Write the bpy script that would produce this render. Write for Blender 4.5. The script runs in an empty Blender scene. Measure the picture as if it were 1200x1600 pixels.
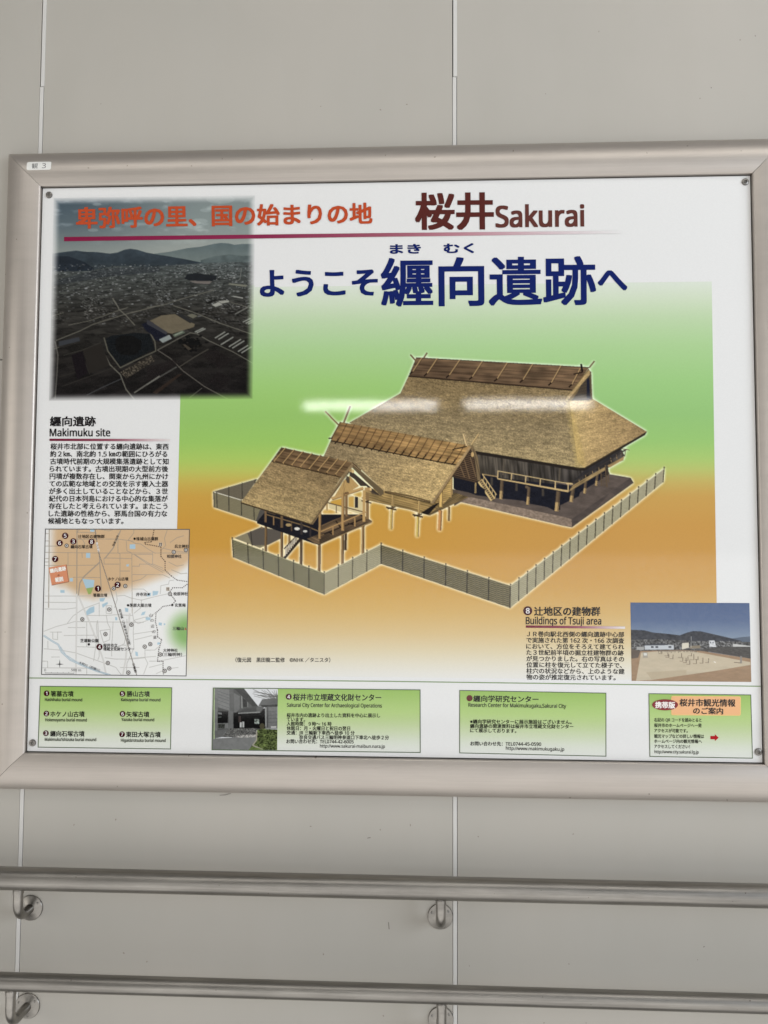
# Station wall with a framed information board and two stainless handrails, seen close up.
import bpy, bmesh, math, random
import numpy as np
from mathutils import Matrix, Vector

S = bpy.context.scene
COL = S.collection
# ------------------------------------------------------------------ camera
Z0 = 1.553                      # height of the board's centre above the floor; board plane is y = 0, wall behind it
CAM = (0.06790979, -1.5109154, -0.17324175+Z0)
R_CV = ((0.99877927, 0.04922289, 0.00413237), (0.00131212, 0.0571907, -0.99836241), (-0.04937862, 0.9971491, 0.0570563))
FPX = 1318.0                    # focal length in pixels of the 1200 x 1600 photograph
cd = bpy.data.cameras.new('camera'); cam = bpy.data.objects.new('camera', cd); COL.objects.link(cam)
cd.sensor_fit = 'VERTICAL'; cd.sensor_height = 36.0; cd.lens = FPX/1600*36.0; cd.clip_start = .05; cd.clip_end = 200
r = R_CV
cam.matrix_world = Matrix(((r[0][0], -r[1][0], -r[2][0], CAM[0]), (r[0][1], -r[1][1], -r[2][1], CAM[1]), (r[0][2], -r[1][2], -r[2][2], CAM[2]), (0, 0, 0, 1)))
S.camera = cam
# ------------------------------------------------------------------ world and lamps
w = bpy.data.worlds.new('World'); S.world = w; w.use_nodes = True
w.node_tree.nodes['Background'].inputs['Color'].default_value = (1.0, .98, .95, 1)
w.node_tree.nodes['Background'].inputs['Strength'].default_value = WORLD = .16
def area(name, loc, target, sx, sy, radiance, col):
    L = bpy.data.lights.new(name, 'AREA'); L.shape = 'RECTANGLE'; L.size = sx; L.size_y = sy
    L.energy = radiance*math.pi*sx*sy; L.color = col
    o = bpy.data.objects.new(name, L); COL.objects.link(o); o.location = loc
    o.rotation_euler = (Vector(target)-Vector(loc)).to_track_quat('-Z', 'Y').to_euler(); return o
area('daylight_right', (4.4, -3.0, 2.2), (0, 0, 1.5), 3.0, 2.6, 6.4, (.84, .91, 1.0))
area('left_fill', (-4.4, -3.2, 1.7), (0, 0, 1.5), 3.0, 2.4, 1.9, (1.0, .965, .90))  # added weak warm fill from the left, no known source there
area('floor_glow', (.6, -2.15, .02), (.6, -2.0, 3), 9.0, 3.5, .98, (1.0, .98, .95))
area('far_opening', (.4, -7.5, .6), (.2, 0, 1.1), 7.0, 1.7, 1.6, (1.0, .985, .96))
area('overhead_fill', (.4, -1.5, 3.3), (.2, -.6, 1.2), 5.0, .5, 2.9, (1.0, .97, .92))  # added fill from above to balance the light from below, no known fitting
TUBE_RAD = 48.0; FILM_BUMP = .013; FILM_ROUGH = .03; FILM_SCALE = 700.0; FILM_SPEC = (.15, .45)
WALL_COL = (.412, .392, .354); STRIP_COL = (.58, .57, .55)
FRAME_COL = (.51, .466, .424); FRAME_ROUGH = .40; FRAME_METAL = .78
RAIL_COL = (.36, .342, .315); RAIL_ROUGH = .38
PRINT_GAIN = .985; PRINT_VEIL = .001
# ------------------------------------------------------------------ printed artwork (numpy raster -> vertex colours)
def hash2(ix, iy, seed):
    h = (ix.astype(np.int64)*374761393 + iy.astype(np.int64)*668265263 + seed*982451653) & 0x7fffffff
    h = ((h ^ (h >> 13))*1274126177) & 0x7fffffff
    return ((h ^ (h >> 16)) & 0xffff)/65535.0
def vnoise(u, v, seed=0):
    iu = np.floor(u); iv = np.floor(v); fu = u-iu; fv = v-iv
    fu = fu*fu*(3-2*fu); fv = fv*fv*(3-2*fv)
    a = hash2(iu, iv, seed); b = hash2(iu+1, iv, seed); c = hash2(iu, iv+1, seed); d = hash2(iu+1, iv+1, seed)
    return (a*(1-fu)+b*fu)*(1-fv)+(c*(1-fu)+d*fu)*fv
def fbm(u, v, seed=0, n=4):
    s = 0; a = .5; t = 0
    for k in range(n):
        s = s+a*vnoise(u*2**k, v*2**k, seed+k*17); t += a; a *= .55
    return s/t
def stops(t, pts):
    xs = [p[0] for p in pts]
    return np.stack([np.interp(t, xs, [p[1][k] for p in pts]) for k in range(3)], -1)
def sm(a, b, t):
    t = np.clip((t-a)/(b-a), 0, 1); return t*t*(3-2*t)

class Canvas:
    """a picture on the board: quad in photograph pixels (tl, tr, br, bl), ss samples per vertex, vertices every 1/res px"""
    def __init__(s, quad, res=1.0, ss=3):
        q = np.array(quad, float); s.quad = q; s.ss = ss
        s.nw = int(round(max(abs(q[1]-q[0])[0], abs(q[2]-q[3])[0])*res)); s.nh = int(round(max(abs(q[3]-q[0])[1], abs(q[2]-q[1])[1])*res))
        U, V = np.meshgrid((np.arange(s.nw*ss)+.5)/(s.nw*ss), (np.arange(s.nh*ss)+.5)/(s.nh*ss))
        s.X, s.Y = s.at(U, V); s.k = res*ss
        s.img = np.zeros(s.X.shape+(3,)); s.a = np.zeros(s.X.shape)
    def at(s, U, V):
        q = s.quad
        return tuple((q[0][k]*(1-U)+q[1][k]*U)*(1-V)+(q[3][k]*(1-U)+q[2][k]*U)*V for k in (0, 1))
    def win(s, x0, y0, x1, y1, m=9):
        ox = s.quad[:, 0].min(); oy = s.quad[:, 1].min()
        i0 = max(0, int((y0-oy-m)*s.k)); i1 = max(0, min(s.X.shape[0], int((y1-oy+m)*s.k)+1))
        j0 = max(0, int((x0-ox-m)*s.k)); j1 = max(0, min(s.X.shape[1], int((x1-ox+m)*s.k)+1))
        return slice(i0, i1), slice(j0, j1)
    def put(s, w, mask, col, alpha=True):
        X, Y = s.X[w], s.Y[w]
        if X.size == 0: return
        c = col(X, Y) if callable(col) else np.broadcast_to(np.array(col, float)[:3], X.shape+(3,))
        mask = mask.astype(float)
        s.img[w] = s.img[w]*(1-mask[..., None])+c*mask[..., None]
        if alpha: s.a[w] = np.maximum(s.a[w], (mask > 0)*1.0)
    def all(s, col): s.put((slice(None), slice(None)), np.ones(s.X.shape), col)
    def poly(s, pts, col, o=1.0, alpha=True):
        p = np.array(pts, float); w = s.win(p[:, 0].min(), p[:, 1].min(), p[:, 0].max(), p[:, 1].max())
        X, Y = s.X[w], s.Y[w]; m = np.zeros(X.shape, bool)
        for (xa, ya), (xb, yb) in zip(p, np.roll(p, -1, 0)):
            if ya == yb: continue
            m ^= ((ya > Y) != (yb > Y)) & (X < (xb-xa)*(Y-ya)/(yb-ya)+xa)
        s.put(w, m*o, col, alpha)
    def line(s, pts, width, col, o=1.0, dash=None, alpha=True):
        for (xa, ya), (xb, yb) in zip(pts[:-1], pts[1:]):
            w = s.win(min(xa, xb)-width, min(ya, yb)-width, max(xa, xb)+width, max(ya, yb)+width)
            X, Y = s.X[w], s.Y[w]; dx, dy = xb-xa, yb-ya; L = max(1e-6, math.hypot(dx, dy))
            t = ((X-xa)*dx+(Y-ya)*dy)/L; d = abs((X-xa)*dy-(Y-ya)*dx)/L
            m = (d < width/2) & (t > -width*.1) & (t < L+width*.1)
            if dash: m &= (t % dash[0]) < dash[1]
            s.put(w, m*o, col, alpha)
    def disc(s, x, y, r, col, ry=None, o=1.0, alpha=True):
        ry = ry or r; w = s.win(x-r, y-ry, x+r, y+ry)
        s.put(w, (((s.X[w]-x)/r)**2+((s.Y[w]-y)/ry)**2 < 1)*o, col, alpha)
    def down(s):
        def d(A): return A.reshape((s.nh, s.ss, s.nw, s.ss)+A.shape[2:]).mean((1, 3))
        a = d(s.a); rgb = d(s.img*s.a[..., None])/np.maximum(a, 1e-6)[..., None]
        return rgb, a
def blur(A, r, n=3):
    for k in range(n):
        for ax in (0, 1):
            pad = [(0, 0), (0, 0)]; pad[ax] = (r+1, r)
            c = np.cumsum(np.pad(A, pad, mode='edge'), ax)
            A = (c[2*r+1:]-c[:-2*r-1] if ax == 0 else c[:, 2*r+1:]-c[:, :-2*r-1])/(2*r+1)
    return A
def quadmask(X, Y, quad):
    """signed distance inside a convex quad given clockwise on screen"""
    d = np.full(X.shape, 1e9)
    for (xa, ya), (xb, yb) in zip(quad, quad[1:]+quad[:1]):
        L = math.hypot(xb-xa, yb-ya); d = np.minimum(d, ((xb-xa)*(Y-ya)-(yb-ya)*(X-xa))/L)
    return d
def zc(ox, oy, s): return lambda *p: [(ox+x/s, oy+y/s) for x, y in p]

WHITE = (219, 219, 218)
GRAD = [(446, (209, 216, 204)), (470, (199, 211, 188)), (500, (182, 204, 166)), (540, (166, 199, 145)), (600, (151, 193, 126)), (650, (143, 186, 117)), (690, (147, 189, 112)),
        (718, (163, 192, 111)), (736, (178, 185, 108)), (752, (188, 169, 98)), (775, (192, 153, 85)), (820, (192, 146, 79)), (870, (193, 147, 82)), (915, (197, 155, 92)),
        (955, (202, 168, 110)), (990, (207, 183, 137)), (1015, (211, 198, 166)), (1035, (215, 209, 191)), (1056, (218, 217, 212))]
def tilt(X, Y):   # photograph row of the same board height at the picture's centre
    return Y-(X-600)*np.interp(Y, [280, 760, 1180], [-.018, -.001, .0157])
def gradient(X, Y):
    t = tilt(X, Y); c = stops(t, GRAD)
    k = (vnoise(X/90, Y/400, 5)-.5)*3*sm(760, 850, t)
    left = sm(950, 500, X)*sm(520, 640, t)*sm(1010, 900, t)  # right side duller: a reflection's veil put into the print colour
    return c+np.stack([k+left*1.5, k, k-.5-14*left], -1)
GQ = [(286, 446), (1112, 444), (1122, 1070), (271, 1057)]
def backdrop(X, Y):
    return np.where((quadmask(X, Y, GQ) > 0)[..., None], gradient(X, Y), np.array(WHITE, float))

# ---- the reconstruction of the raised buildings
def lin(p0, c0, p1, c1):
    dx, dy = p1[0]-p0[0], p1[1]-p0[1]; L2 = dx*dx+dy*dy
    return lambda X, Y: stops(((X-p0[0])*dx+(Y-p0[1])*dy)/L2, [(0, c0), (1, c1)])
def thatch(base, ang, seed=1, amt=1.0):
    ca, sa = math.cos(math.radians(ang)), math.sin(math.radians(ang))
    def f(X, Y):
        u = X*ca+Y*sa; v = -X*sa+Y*ca
        n = (vnoise(u/9, v/1.5, seed)-.5)*.26+(vnoise(u/1.5, v/1.0, seed+3)-.5)*.42+(vnoise(u/34, v/10, seed+5)-.5)*.12
        n2 = np.maximum(0, vnoise(u/1.4, v/1.2, seed+9)-.72)*1.1
        k = 1+amt*(n+n2)
        o = base(X, Y)*k[..., None]; return (o*.84+o.mean(-1, keepdims=True)*.16)*1.16
    return f
def wood(base, ang, seed=1, pl=0, amt=.5):
    ca, sa = math.cos(math.radians(ang)), math.sin(math.radians(ang))
    def f(X, Y):
        u = X*ca+Y*sa; v = -X*sa+Y*ca
        k = 1+amt*((vnoise(u/36, v/1.7, seed)-.5)*.7+(vnoise(u/14, v/5, seed+2)-.5)*.7)
        if pl: k = k*np.where(v % pl < .8, .7, 1)
        return base(X, Y)*k[..., None]
    return f
def flat(c): return lambda X, Y: np.broadcast_to(np.array(c, float), X.shape+(3,))
def weave(t0, t1, b0, b1, cl, cd, nbay, seed=0, rows=11):
    def f(X, Y):
        s = (X-t0[0])/(t1[0]-t0[0]); yt = t0[1]+(t1[1]-t0[1])*s; yb = b0[1]+(b1[1]-b0[1])*s
        r = (Y-yt)/(yb-yt)*rows; cell = np.floor(s*nbay*3.0)
        w = .5+.5*np.sin(2*np.pi*(r+.5*(cell % 2)))
        k = .14+.74*w*(.8+.4*vnoise(X/2, Y/1.5, seed))
        return np.array(cd, float)+(np.array(cl, float)-np.array(cd, float))*np.clip(k, 0, 1)[..., None]
    return f

def village():
    c = Canvas([(318, 540), (1054, 540), (1054, 966), (318, 966)], 1.0, 3)
    A = zc(320, 680, 7.5); B = zc(440, 680, 7.5); C = zc(350, 800, 4.615); D = zc(580, 680, 6.667); E = zc(720, 680, 7.5)
    F = zc(860, 660, 6.316); G = zc(490, 620, 7.5); H = zc(620, 540, 6.667); I = zc(800, 540, 5.4545); K = zc(580, 820, 5.0); L = zc(780, 720, 4.444)
    TAN, TAND, POST = (186, 154, 102), (128, 104, 72), (92, 76, 58)
    NAVY = (24, 26, 34)
    # --- big hall: earth platform, dark space under the floor, posts
    c.poly([(716, 762), (733, 758), (953.4, 741.5), (985.9, 747), (990.6, 755), (894, 824.7), (880, 822), (716, 784)], lambda X, Y: np.array([88., 78, 72])*(1+.35*(fbm(X/9, Y/4, 3)-.5))[..., None])
    c.poly(E((100, 725), (1200, 960))+F((212, 958), (216, 1040), (0, 992))+E((1200, 1065), (0, 787)), lambda X, Y: np.array([132., 116, 102])*(1+.28*(vnoise(X/2.2, Y/1.7, 4)-.5)+.2*(fbm(X/12, Y/5, 8)-.5))[..., None])
    c.poly(F((212, 958), (216, 1040), (825, 600), (795, 550)), lambda X, Y: np.array([76., 68, 64])*(1+.4*(fbm(X/10, Y/6, 6)-.5))[..., None])
    c.poly(F((420, 890), (600, 690), (640, 720), (350, 930)), (112, 98, 88), .35)
    c.poly([(716, 744), (752, 738), (800, 742), (893, 760), (946, 722), (953, 741), (934, 753), (907, 770), (905, 776), (893, 782), (876, 790), (876, 797), (868, 799), (856, 793), (826, 787), (818, 783), (779, 779), (757, 776), (738, 772), (716, 764)], lambda X, Y: np.array([27., 28, 36])*(1+.25*(vnoise(X/5, Y/3, 2)-.5))[..., None])
    for (x, a, b) in ((366, 500, 590), (657, 570, 655), (967, 635, 715)): c.line(E((x, a), (x, b)), 3.6, (66, 60, 54))
    # walls
    c.poly(E((175, 215), (1200, 380))+F((215, 470), (335, 470), (700, 262), (735, 330), (590, 445), (225, 610), (0, 590))+E((1200, 590), (440, 500), (250, 455), (215, 470)), wood(lin((760, 720), (72, 66, 58), (900, 750), (58, 54, 51)), 84, 12, 0, .9))
    for x in (290, 375, 500, 545, 640, 720, 830, 960, 1100): c.line(E((x, 240+(x-200)*.165), (x-4, 470+(x-250)*.14)), .7, (40, 37, 35), .8)
    for x in (510, 1165): c.line(E((x, 280+(x-510)*.17), (x-10, 470+(x-510)*.13)), 3.2, (84, 76, 66))
    c.poly(F((200, 610), (335, 480), (700, 262), (690, 300), (560, 420)), (44, 42, 44), .85)
    # posts standing on the platform
    for P, w in ((E((487, 535), (474, 750)), 5), (E((803, 612), (788, 815)), 4.6), (E((1148, 665), (1127, 890)), 6.4), (F((228, 655), (208, 785)), 5.4), (F((352, 590), (341, 702)), 4.2), (F((466, 520), (455, 626)), 3.8)):
        (xa, ya), (xb, yb) = P
        c.line(P, w, (98, 82, 64)); m = .58; c.line([(xa+(xb-xa)*m, ya+(yb-ya)*m), (xb, yb)], w, (178, 150, 104))
        c.line([(xa+w*.3, ya), (xb+w*.3, yb)], w*.3, (60, 50, 42), .6)
    c.disc(*E((775, 610))[0], 2.4, (96, 82, 66))
    # deck and rail, front then right
    c.line(E((260, 462), (440, 490)), 1.8, (150, 128, 92))
    c.poly(E((435, 505), (1200, 640))+F((180, 672), (180, 694), (0, 660))+E((1200, 662), (430, 520)), (190, 164, 116))
    c.line(E((445, 424), (1200, 560))+F((220, 606)), 1.3, (196, 172, 126))
    for x, a, b in ((440, 420, 510), (600, 455, 525), (767, 485, 560), (938, 518, 592), (1113, 552, 630)): c.line(E((x, a), (x-6, b)), 1.6, (196, 170, 124))
    for x, a, b in ((52, 585, 655), (178, 610, 685)): c.line(F((x, a), (x, b)), 1.6, (196, 170, 124))
    c.line(F((160, 608), (225, 612)), 1.8, (196, 170, 124))
    c.poly(F((180, 690), (552, 470), (540, 445), (225, 622)), wood(flat((172, 146, 102)), -31, 4, 2.4, .5))
    for x, y in ((285, 590), (350, 545), (418, 505), (480, 470), (598, 375), (655, 345)):
        c.line(F((x, y-22), (x+6, y+18)), 1.1, (142, 118, 84))
    c.line(F((215, 600), (540, 405), (600, 370), (755, 272)), 1.3, (58, 52, 48))
    c.poly(F((565, 432), (735, 335), (722, 378), (690, 392), (590, 450)), wood(flat((168, 140, 96)), -31, 5, 2, .5))
    c.line(F((625, 318), (755, 270)), 1.4, (52, 48, 44)); c.line(F((712, 300), (708, 335)), 1.1, (90, 76, 56)); c.line(F((745, 272), (736, 340)), 1.1, (90, 76, 56)); c.line(F((690, 262), (760, 270), (785, 278)), 1.0, (104, 88, 62))
    # stairs and ladder
    c.poly(E((205, 550), (250, 512), (415, 745), (385, 770), (352, 770)), (74, 64, 54))
    for k in range(11):
        t = k/10; c.line(E((215+150*t, 552+208*t), (252+150*t, 525+212*t)), 1.3, (176, 150, 104))
    c.line(E((212, 552), (362, 770)), 2.6, (204, 178, 124)); c.line(E((250, 520), (402, 748)), 2.0, (196, 170, 118)); c.line(E((255, 458), (422, 702)), 1.6, (196, 170, 120))
    for k in range(5): c.line(E((275+34*k, 490+48*k), (268+34*k, 545+48*k)), 1.2, (186, 160, 112))
    for P, w in ((F((545, 425), (562, 640)), 2.0), (F((503, 498), (505, 630)), 1.4), (F((570, 452), (578, 595)), 1.6)): c.line(P, w, (92, 76, 58))
    for k in range(8): c.line(F((504, 515+15*k), (552+1.2*k, 510+17*k)), .9, (86, 72, 56))
    # roof of the hall
    ROOF = [(638.7, 588), (626, 615), (546, 661), (600, 690), (744, 705), (880, 727.3), (906, 731), (913.8, 731.2), (1011, 674.7), (924.7, 622.5), (889.8, 622), (894.4, 609.7)]
    c.poly(E((170, 180), (1200, 352))+F((335, 450), (958, 92), (938, 128), (335, 480), (260, 478), (0, 440))+E((1200, 388), (170, 226)), (38, 33, 29))
    c.poly(ROOF, thatch(lambda X, Y: stops(tilt(X, Y)+(X-700)*-.06, [(590, (104, 86, 56)), (620, (112, 94, 62)), (660, (116, 100, 70)), (700, (134, 116, 80)), (735, (158, 138, 92))]), 6.5, 21))
    c.poly([(889.8, 622), (924.7, 622.5), (1011, 674.7), (913.8, 731.2), (903, 722), (897, 680)], thatch(lambda X, Y: stops(X, [(888, (158, 134, 84)), (920, (154, 128, 82)), (1010, (128, 104, 68))]), -14, 31, .75))
    for k in range(24):
        t = k/23; x = 888+20*t+2*math.sin(k*2.1); y = 628+100*t
        c.disc(x, y, 5+5*t, (198, 170, 98), 5, .16)
    c.poly(F((325, 452), (345, 452), (958, 90), (940, 118), (345, 462)), (52, 44, 36))
    c.poly(H((205, 128))+I((660, 190), (515, 382))+H((125, 322)), wood(lin((700, 560), (100, 80, 60), (690, 600), (84, 66, 50)), 3.4, 41, 0, .55))
    for t in (.36, .68): c.line([(650.7-12*t, 559.5+28.5*t), (921-26.6*t, 574.8+35*t)], .9, (62, 47, 36), .8)
    c.line(H((125, 322))+I((515, 382)), 2.0, (40, 30, 24)); c.line(H((205, 130))+I((660, 190)), 1.4, (70, 56, 44))
    for P in (H((265, 128), (165, 280)), H((425, 135), (315, 300)), H((660, 150), (545, 318)), H((895, 165), (785, 335)), H((1155, 180), (1045, 355)), I((180, 158), (92, 300)), I((420, 172), (335, 325)), I((585, 195), (510, 340))):
        (xa, ya), (xb, yb) = P; c.line([(xa+1, ya+1), (xb+1.2, yb)], 1, (50, 38, 28), .7); c.line(P, 1.3, (176, 146, 102)); c.line([(xb+.5, yb-1), (xb-4, yb+3)], 2.2, (30, 22, 18))
    c.poly(I((655, 200), (520, 370), (480, 470), (690, 470), (676, 240)), (112, 94, 64))
    c.poly(I((655, 200), (672, 225), (682, 455), (650, 470), (510, 470), (560, 400)), lambda X, Y: np.where(((Y-X*.1) % 2.4 < 1)[..., None], np.array([42., 40, 40]), np.array([84., 72, 56])))
    c.poly(I((640, 290), (660, 280), (668, 455), (640, 450)), (26, 30, 44))
    c.poly(I((660, 205), (675, 240), (490, 455), (470, 440), (530, 375)), thatch(flat((150, 124, 80)), -50, 9, .6)); c.line(I((672, 225), (682, 450)), 2.2, (96, 82, 60))
    for P, w in ((H((145, 98), (210, 172)), 2.4), (H((320, 78), (285, 130)), 2.4), (I((705, 135), (662, 190)), 2.4)): c.line(P, w, (104, 84, 60))
    c.line(I((592, 160), (602, 225)), 3, (24, 20, 20)); c.line(I((605, 230), (528, 245)), 1.8, (34, 26, 22))
    # --- middle building
    c.poly(D((860, 400), (1110, 480), (1090, 500), (1190, 570), (1190, 640), (1000, 620), (860, 560)), (26, 27, 35))
    c.poly(D((830, 560), (1020, 600), (1190, 660), (1020, 650), (870, 740)), (92, 80, 70), .9)
    c.poly(D((-20, 560), (720, 560), (760, 730), (590, 835), (520, 815), (400, 780), (0, 690), (-100, 660)), wood(lin((600, 770), (158, 132, 84), (690, 800), (140, 116, 74)), 14, 51, 3.4, .45))
    c.poly(D((720, 560), (850, 420), (852, 660), (755, 720)), wood(lin((690, 760), (160, 132, 84), (708, 760), (214, 180, 112)), -14, 55, 3.0, .4))
    c.poly(D((520, 815), (640, 735), (720, 700), (600, 832)), (30, 26, 24))
    c.poly(D((590, 836), (760, 715), (870, 600), (1018, 648), (720, 790), (620, 838)), wood(flat((112, 94, 64)), -30, 57, 2.4, .5))
    for x, ya, yb, w, col in ((740, 570, 748, 5.4, (212, 176, 108)), (725, 790, 995, 5.8, (196, 142, 88)), (845, 415, 650, 2.2, (170, 140, 92)), (815, 750, 895, 3.6, (132, 110, 76)), (230, 620, 750, 3.4, (176, 148, 98)), (505, 690, 830, 3.4, (188, 158, 104)), (218, 770, 985, 4.2, (196, 166, 96)), (492, 850, 1062, 4.4, (204, 178, 100)), (1092, 490, 605, 2.4, (176, 152, 104))):
        c.line(D((x, ya), (x-10 if yb-ya > 150 else x-3, yb)), w, col); c.line(D((x+w*1.6, ya), (x-6+w*1.6, yb)), w*.3, (82, 66, 44), .7)
    for x, y in ((215, 762), (490, 838)): c.line(D((x-55, y-8), (x+50, y+18)), 2.6, (72, 58, 44)); c.line(D((x-40, y+8), (x+40, y-12)), 1.8, (44, 36, 28)); c.line(D((x, y-20), (x+30, y+22)), 2, (96, 78, 56))
    c.poly([(532.7, 661), (735, 697), (674, 786), (601, 768), (560, 730), (506, 714), (517.3, 688.7)], thatch(lambda X, Y: stops((X-520)*.55+(Y-690)*1.0, [(-20, (104, 88, 62)), (40, (122, 104, 72)), (110, (150, 126, 82)), (180, (164, 138, 88))]), 12, 61))
    c.line(D((145, 588), (420, 640), (620, 695)), 2.6, (98, 80, 54)); c.line(D((145, 600), (620, 708)), 1.2, (54, 44, 32))
    c.poly([(532.7, 660), (735, 697), (712.7, 726.5), (650, 714.7), (517.3, 688.7)], wood(lin((530, 680), (132, 104, 68), (720, 710), (160, 128, 82)), 9.6, 71, 0, .5))
    for t in (.35, .68): c.line([(532.7-15.4*t, 660+28.7*t), (735-22*t, 697+29.5*t)], .8, (96, 72, 46), .7)
    c.line(G((205, 518))+[(650, 715.5), (712.7, 727)], 1.8, (44, 33, 25))
    gx = [(395, 312), (480, 322), (560, 335), (640, 348), (720, 362), (805, 376), (890, 390), (975, 402), (1060, 416), (1145, 430)]
    for k in range(17):
        t = k/16.; x, y = 543+(727-543)*t, 661.5+(695-661.5)*t; dx, dy = (-12.5-1.5*t, 24.5-1*t)
        c.line([(x, y), (x+dx, y+dy)], 1.15, (78, 56, 38)); c.line([(x+dx+1, y+dy-2), (x+dx-2.5, y+dy+1.5)], 2.6, (92, 66, 44)); c.line([(x+dx-1, y+dy+1), (x+dx-7, y+dy+8)], 1.9, (38, 28, 22))
    c.line(G((320, 300), (215, 490)), 2.2, (96, 72, 48)); c.line(G((180, 492), (225, 488)), 2, (40, 30, 24))
    for P, w, col in ((G((140, 175), (292, 330)), 2.6, (140, 116, 78)), (G((432, 115), (358, 305)), 3, (124, 104, 76)), (D((968, -5), (1003, 118)), 3.6, (206, 180, 134)), (D((1125, -10), (1050, 100)), 2.8, (200, 172, 122))): c.line(P, w, col); c.line([(P[0][0]+.9, P[0][1]), (P[1][0]+.9, P[1][1])], .8, (70, 54, 38), .7)
    c.line(D((850, 154), (1000, 120)), 1.6, (28, 20, 18))
    c.poly(D((1035, 110), (1060, 120), (1130, 480), (1090, 500), (850, 440), (850, 400)), (58, 47, 38))
    c.poly(D((1025, 180), (1060, 190), (1110, 490), (1085, 490), (870, 430), (870, 400)), lambda X, Y: np.where((((Y-.25*X) % 3.0) < 1.2)[..., None], np.array([104., 82, 60]), np.array([44., 36, 32])))
    for P in (D((930, 320), (975, 440)), D((970, 250), (1030, 460)), D((1035, 235), (1095, 440))): c.line(P, 1.5, (112, 90, 66))
    c.line(D((1048, 110), (1100, 250), (1128, 470)), 5.4, (118, 100, 74)); c.line(D((1066, 150), (1146, 470)), 1.2, (64, 54, 42), .6)
    c.poly(D((1030, 115), (1048, 130), (655, 715), (622, 712), (640, 690)), thatch(lin((735, 700), (150, 122, 82), (680, 785), (122, 100, 68)), -56, 33, .5)); c.line(D((1048, 132), (660, 712)), 1.0, (64, 50, 34), .7)
    c.disc(*D((1058, 205))[0], 2.2, (196, 164, 112), 4)
    # --- small building in front
    c.poly(A((100, 665), (600, 520), (620, 520), (460, 750), (425, 765)), weave((333, 769), (400, 749), (334, 793), (400, 775), (116, 108, 90), (84, 78, 66), 3, 1))
    c.poly(A((100, 665), (425, 765), (690, 880), (610, 1015), (110, 850)), weave((333.3, 768.7), (402, 790), (334.7, 793.3), (402, 816), (138, 130, 102), (102, 96, 76), 3.4, 2))
    c.poly(A((600, 1015), (650, 880), (760, 880), (700, 1000)), (80, 76, 72))
    c.line(A((100, 665), (425, 762)), 1.1, (226, 222, 204))
    for x, a, b in ((108, 665, 848), (145, 668, 855), (285, 608, 895), (440, 562, 750), (432, 765, 945), (580, 815, 1000), (592, 520, 590)): c.line(A((x, a), (x+2, b)), 1.4, (62, 58, 50))
    c.poly(C((75, 190), (270, 110), (430, 140), (410, 195), (300, 245), (262, 262)), weave((366, 841), (408, 824), (368, 862), (430, 850), (150, 142, 112), (112, 104, 84), 4, 3))
    c.poly(C((170, 155), (270, 112), (430, 140), (410, 195), (320, 240), (205, 245)), (84, 78, 72), .92)
    c.line(C((195, 140), (205, 245)), 1.4, (52, 48, 42)); c.line(C((270, 112), (280, 120)), 3, (120, 102, 78))
    for x, a, b, w, col in ((305, 95, 285, 4, (120, 96, 66)), (420, 140, 335, 4.2, (116, 92, 64)), (474, 168, 230, 3.6, (150, 122, 82)), (560, 180, 385, 4.4, (92, 74, 54)), (690, 230, 435, 4.6, (124, 98, 66)), (858, 165, 378, 4.4, (134, 106, 70)), (880, 155, 277, 4, (70, 56, 44)), (1006, 100, 303, 4.4, (142, 114, 76))):
        c.line(C((x, a), (x-2, b)), w, col); c.line(C((x+w*1.5, a), (x-2+w*1.5, b)), w*.35, (58, 46, 36), .7)
    c.line(C((438, 335), (555, 195)), 4.4, (44, 36, 32)); c.line(C((436, 268), (518, 182)), 2, (58, 48, 40))
    for k in range(8): c.line(C((446+11*k, 262-12*k), (444+11*k, 318-14*k)), 1.1, (226, 216, 196)); c.line(C((451+11*k, 258-12*k), (449+11*k, 312-14*k)), .9, (60, 50, 42))
    c.poly(C((240, 72), (300, 0), (690, 20), (1000, 20), (1070, 68), (1005, 92), (690, 240), (655, 232), (240, 84)), (26, 26, 32))
    c.poly(B((465, 1165), (1060, 1010), (985, 955), (770, 940), (600, 1000), (470, 1060)), wood(flat((104, 84, 62)), -24, 81, 2.6, .5))
    c.poly(B((440, 1170), (470, 1150), (1065, 1008), (1060, 1030), (470, 1270), (440, 1290)), wood(flat((88, 72, 56)), -24, 83, 2.2, .5))
    c.line(C((700, 235), (1070, 72)), .9, (170, 144, 100))
    c.poly(C((600, 195), (690, 160), (690, 235), (660, 232)), wood(flat((110, 90, 68)), 24, 5, 2.2, .5))
    for P in (B((475, 1170), (960, 985)), B((640, 1010), (700, 1090)), B((560, 1140), (600, 1165)), B((780, 1040), (850, 1050))): c.line(P, 1.8, (34, 28, 26))
    c.poly(B((555, 790), (610, 750), (790, 700), (960, 760), (985, 780), (985, 950), (770, 880), (700, 905), (560, 860)), (206, 190, 146))
    c.poly(B((590, 775), (705, 745), (705, 840), (570, 800)), gradient); c.poly(B((790, 730), (850, 720), (850, 850), (790, 840)), (196, 158, 84))
    c.poly(D((-60, 580), (100, 600), (60, 700), (-60, 670)), wood(flat((150, 126, 82)), 14, 51, 3.2, .4))
    c.line(B((882, 730), (880, 852)), 5, (48, 44, 44))
    for x, a, b, w, col in ((535, 800, 885, 3, (176, 148, 100)), (645, 830, 915, 1.6, (96, 80, 60)), (762, 690, 950, 4.2, (122, 96, 66)), (1010, 680, 985, 4.4, (132, 106, 72))): c.line(B((x, a), (x, b)), w, col)
    c.line(B((545, 795), (700, 835), (970, 905)), 1.7, (98, 82, 60)); c.line(B((940, 772), (1055, 800)), 2, (70, 56, 44)); c.line(B((960, 790), (1030, 770)), 1.4, (50, 40, 32))
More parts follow.
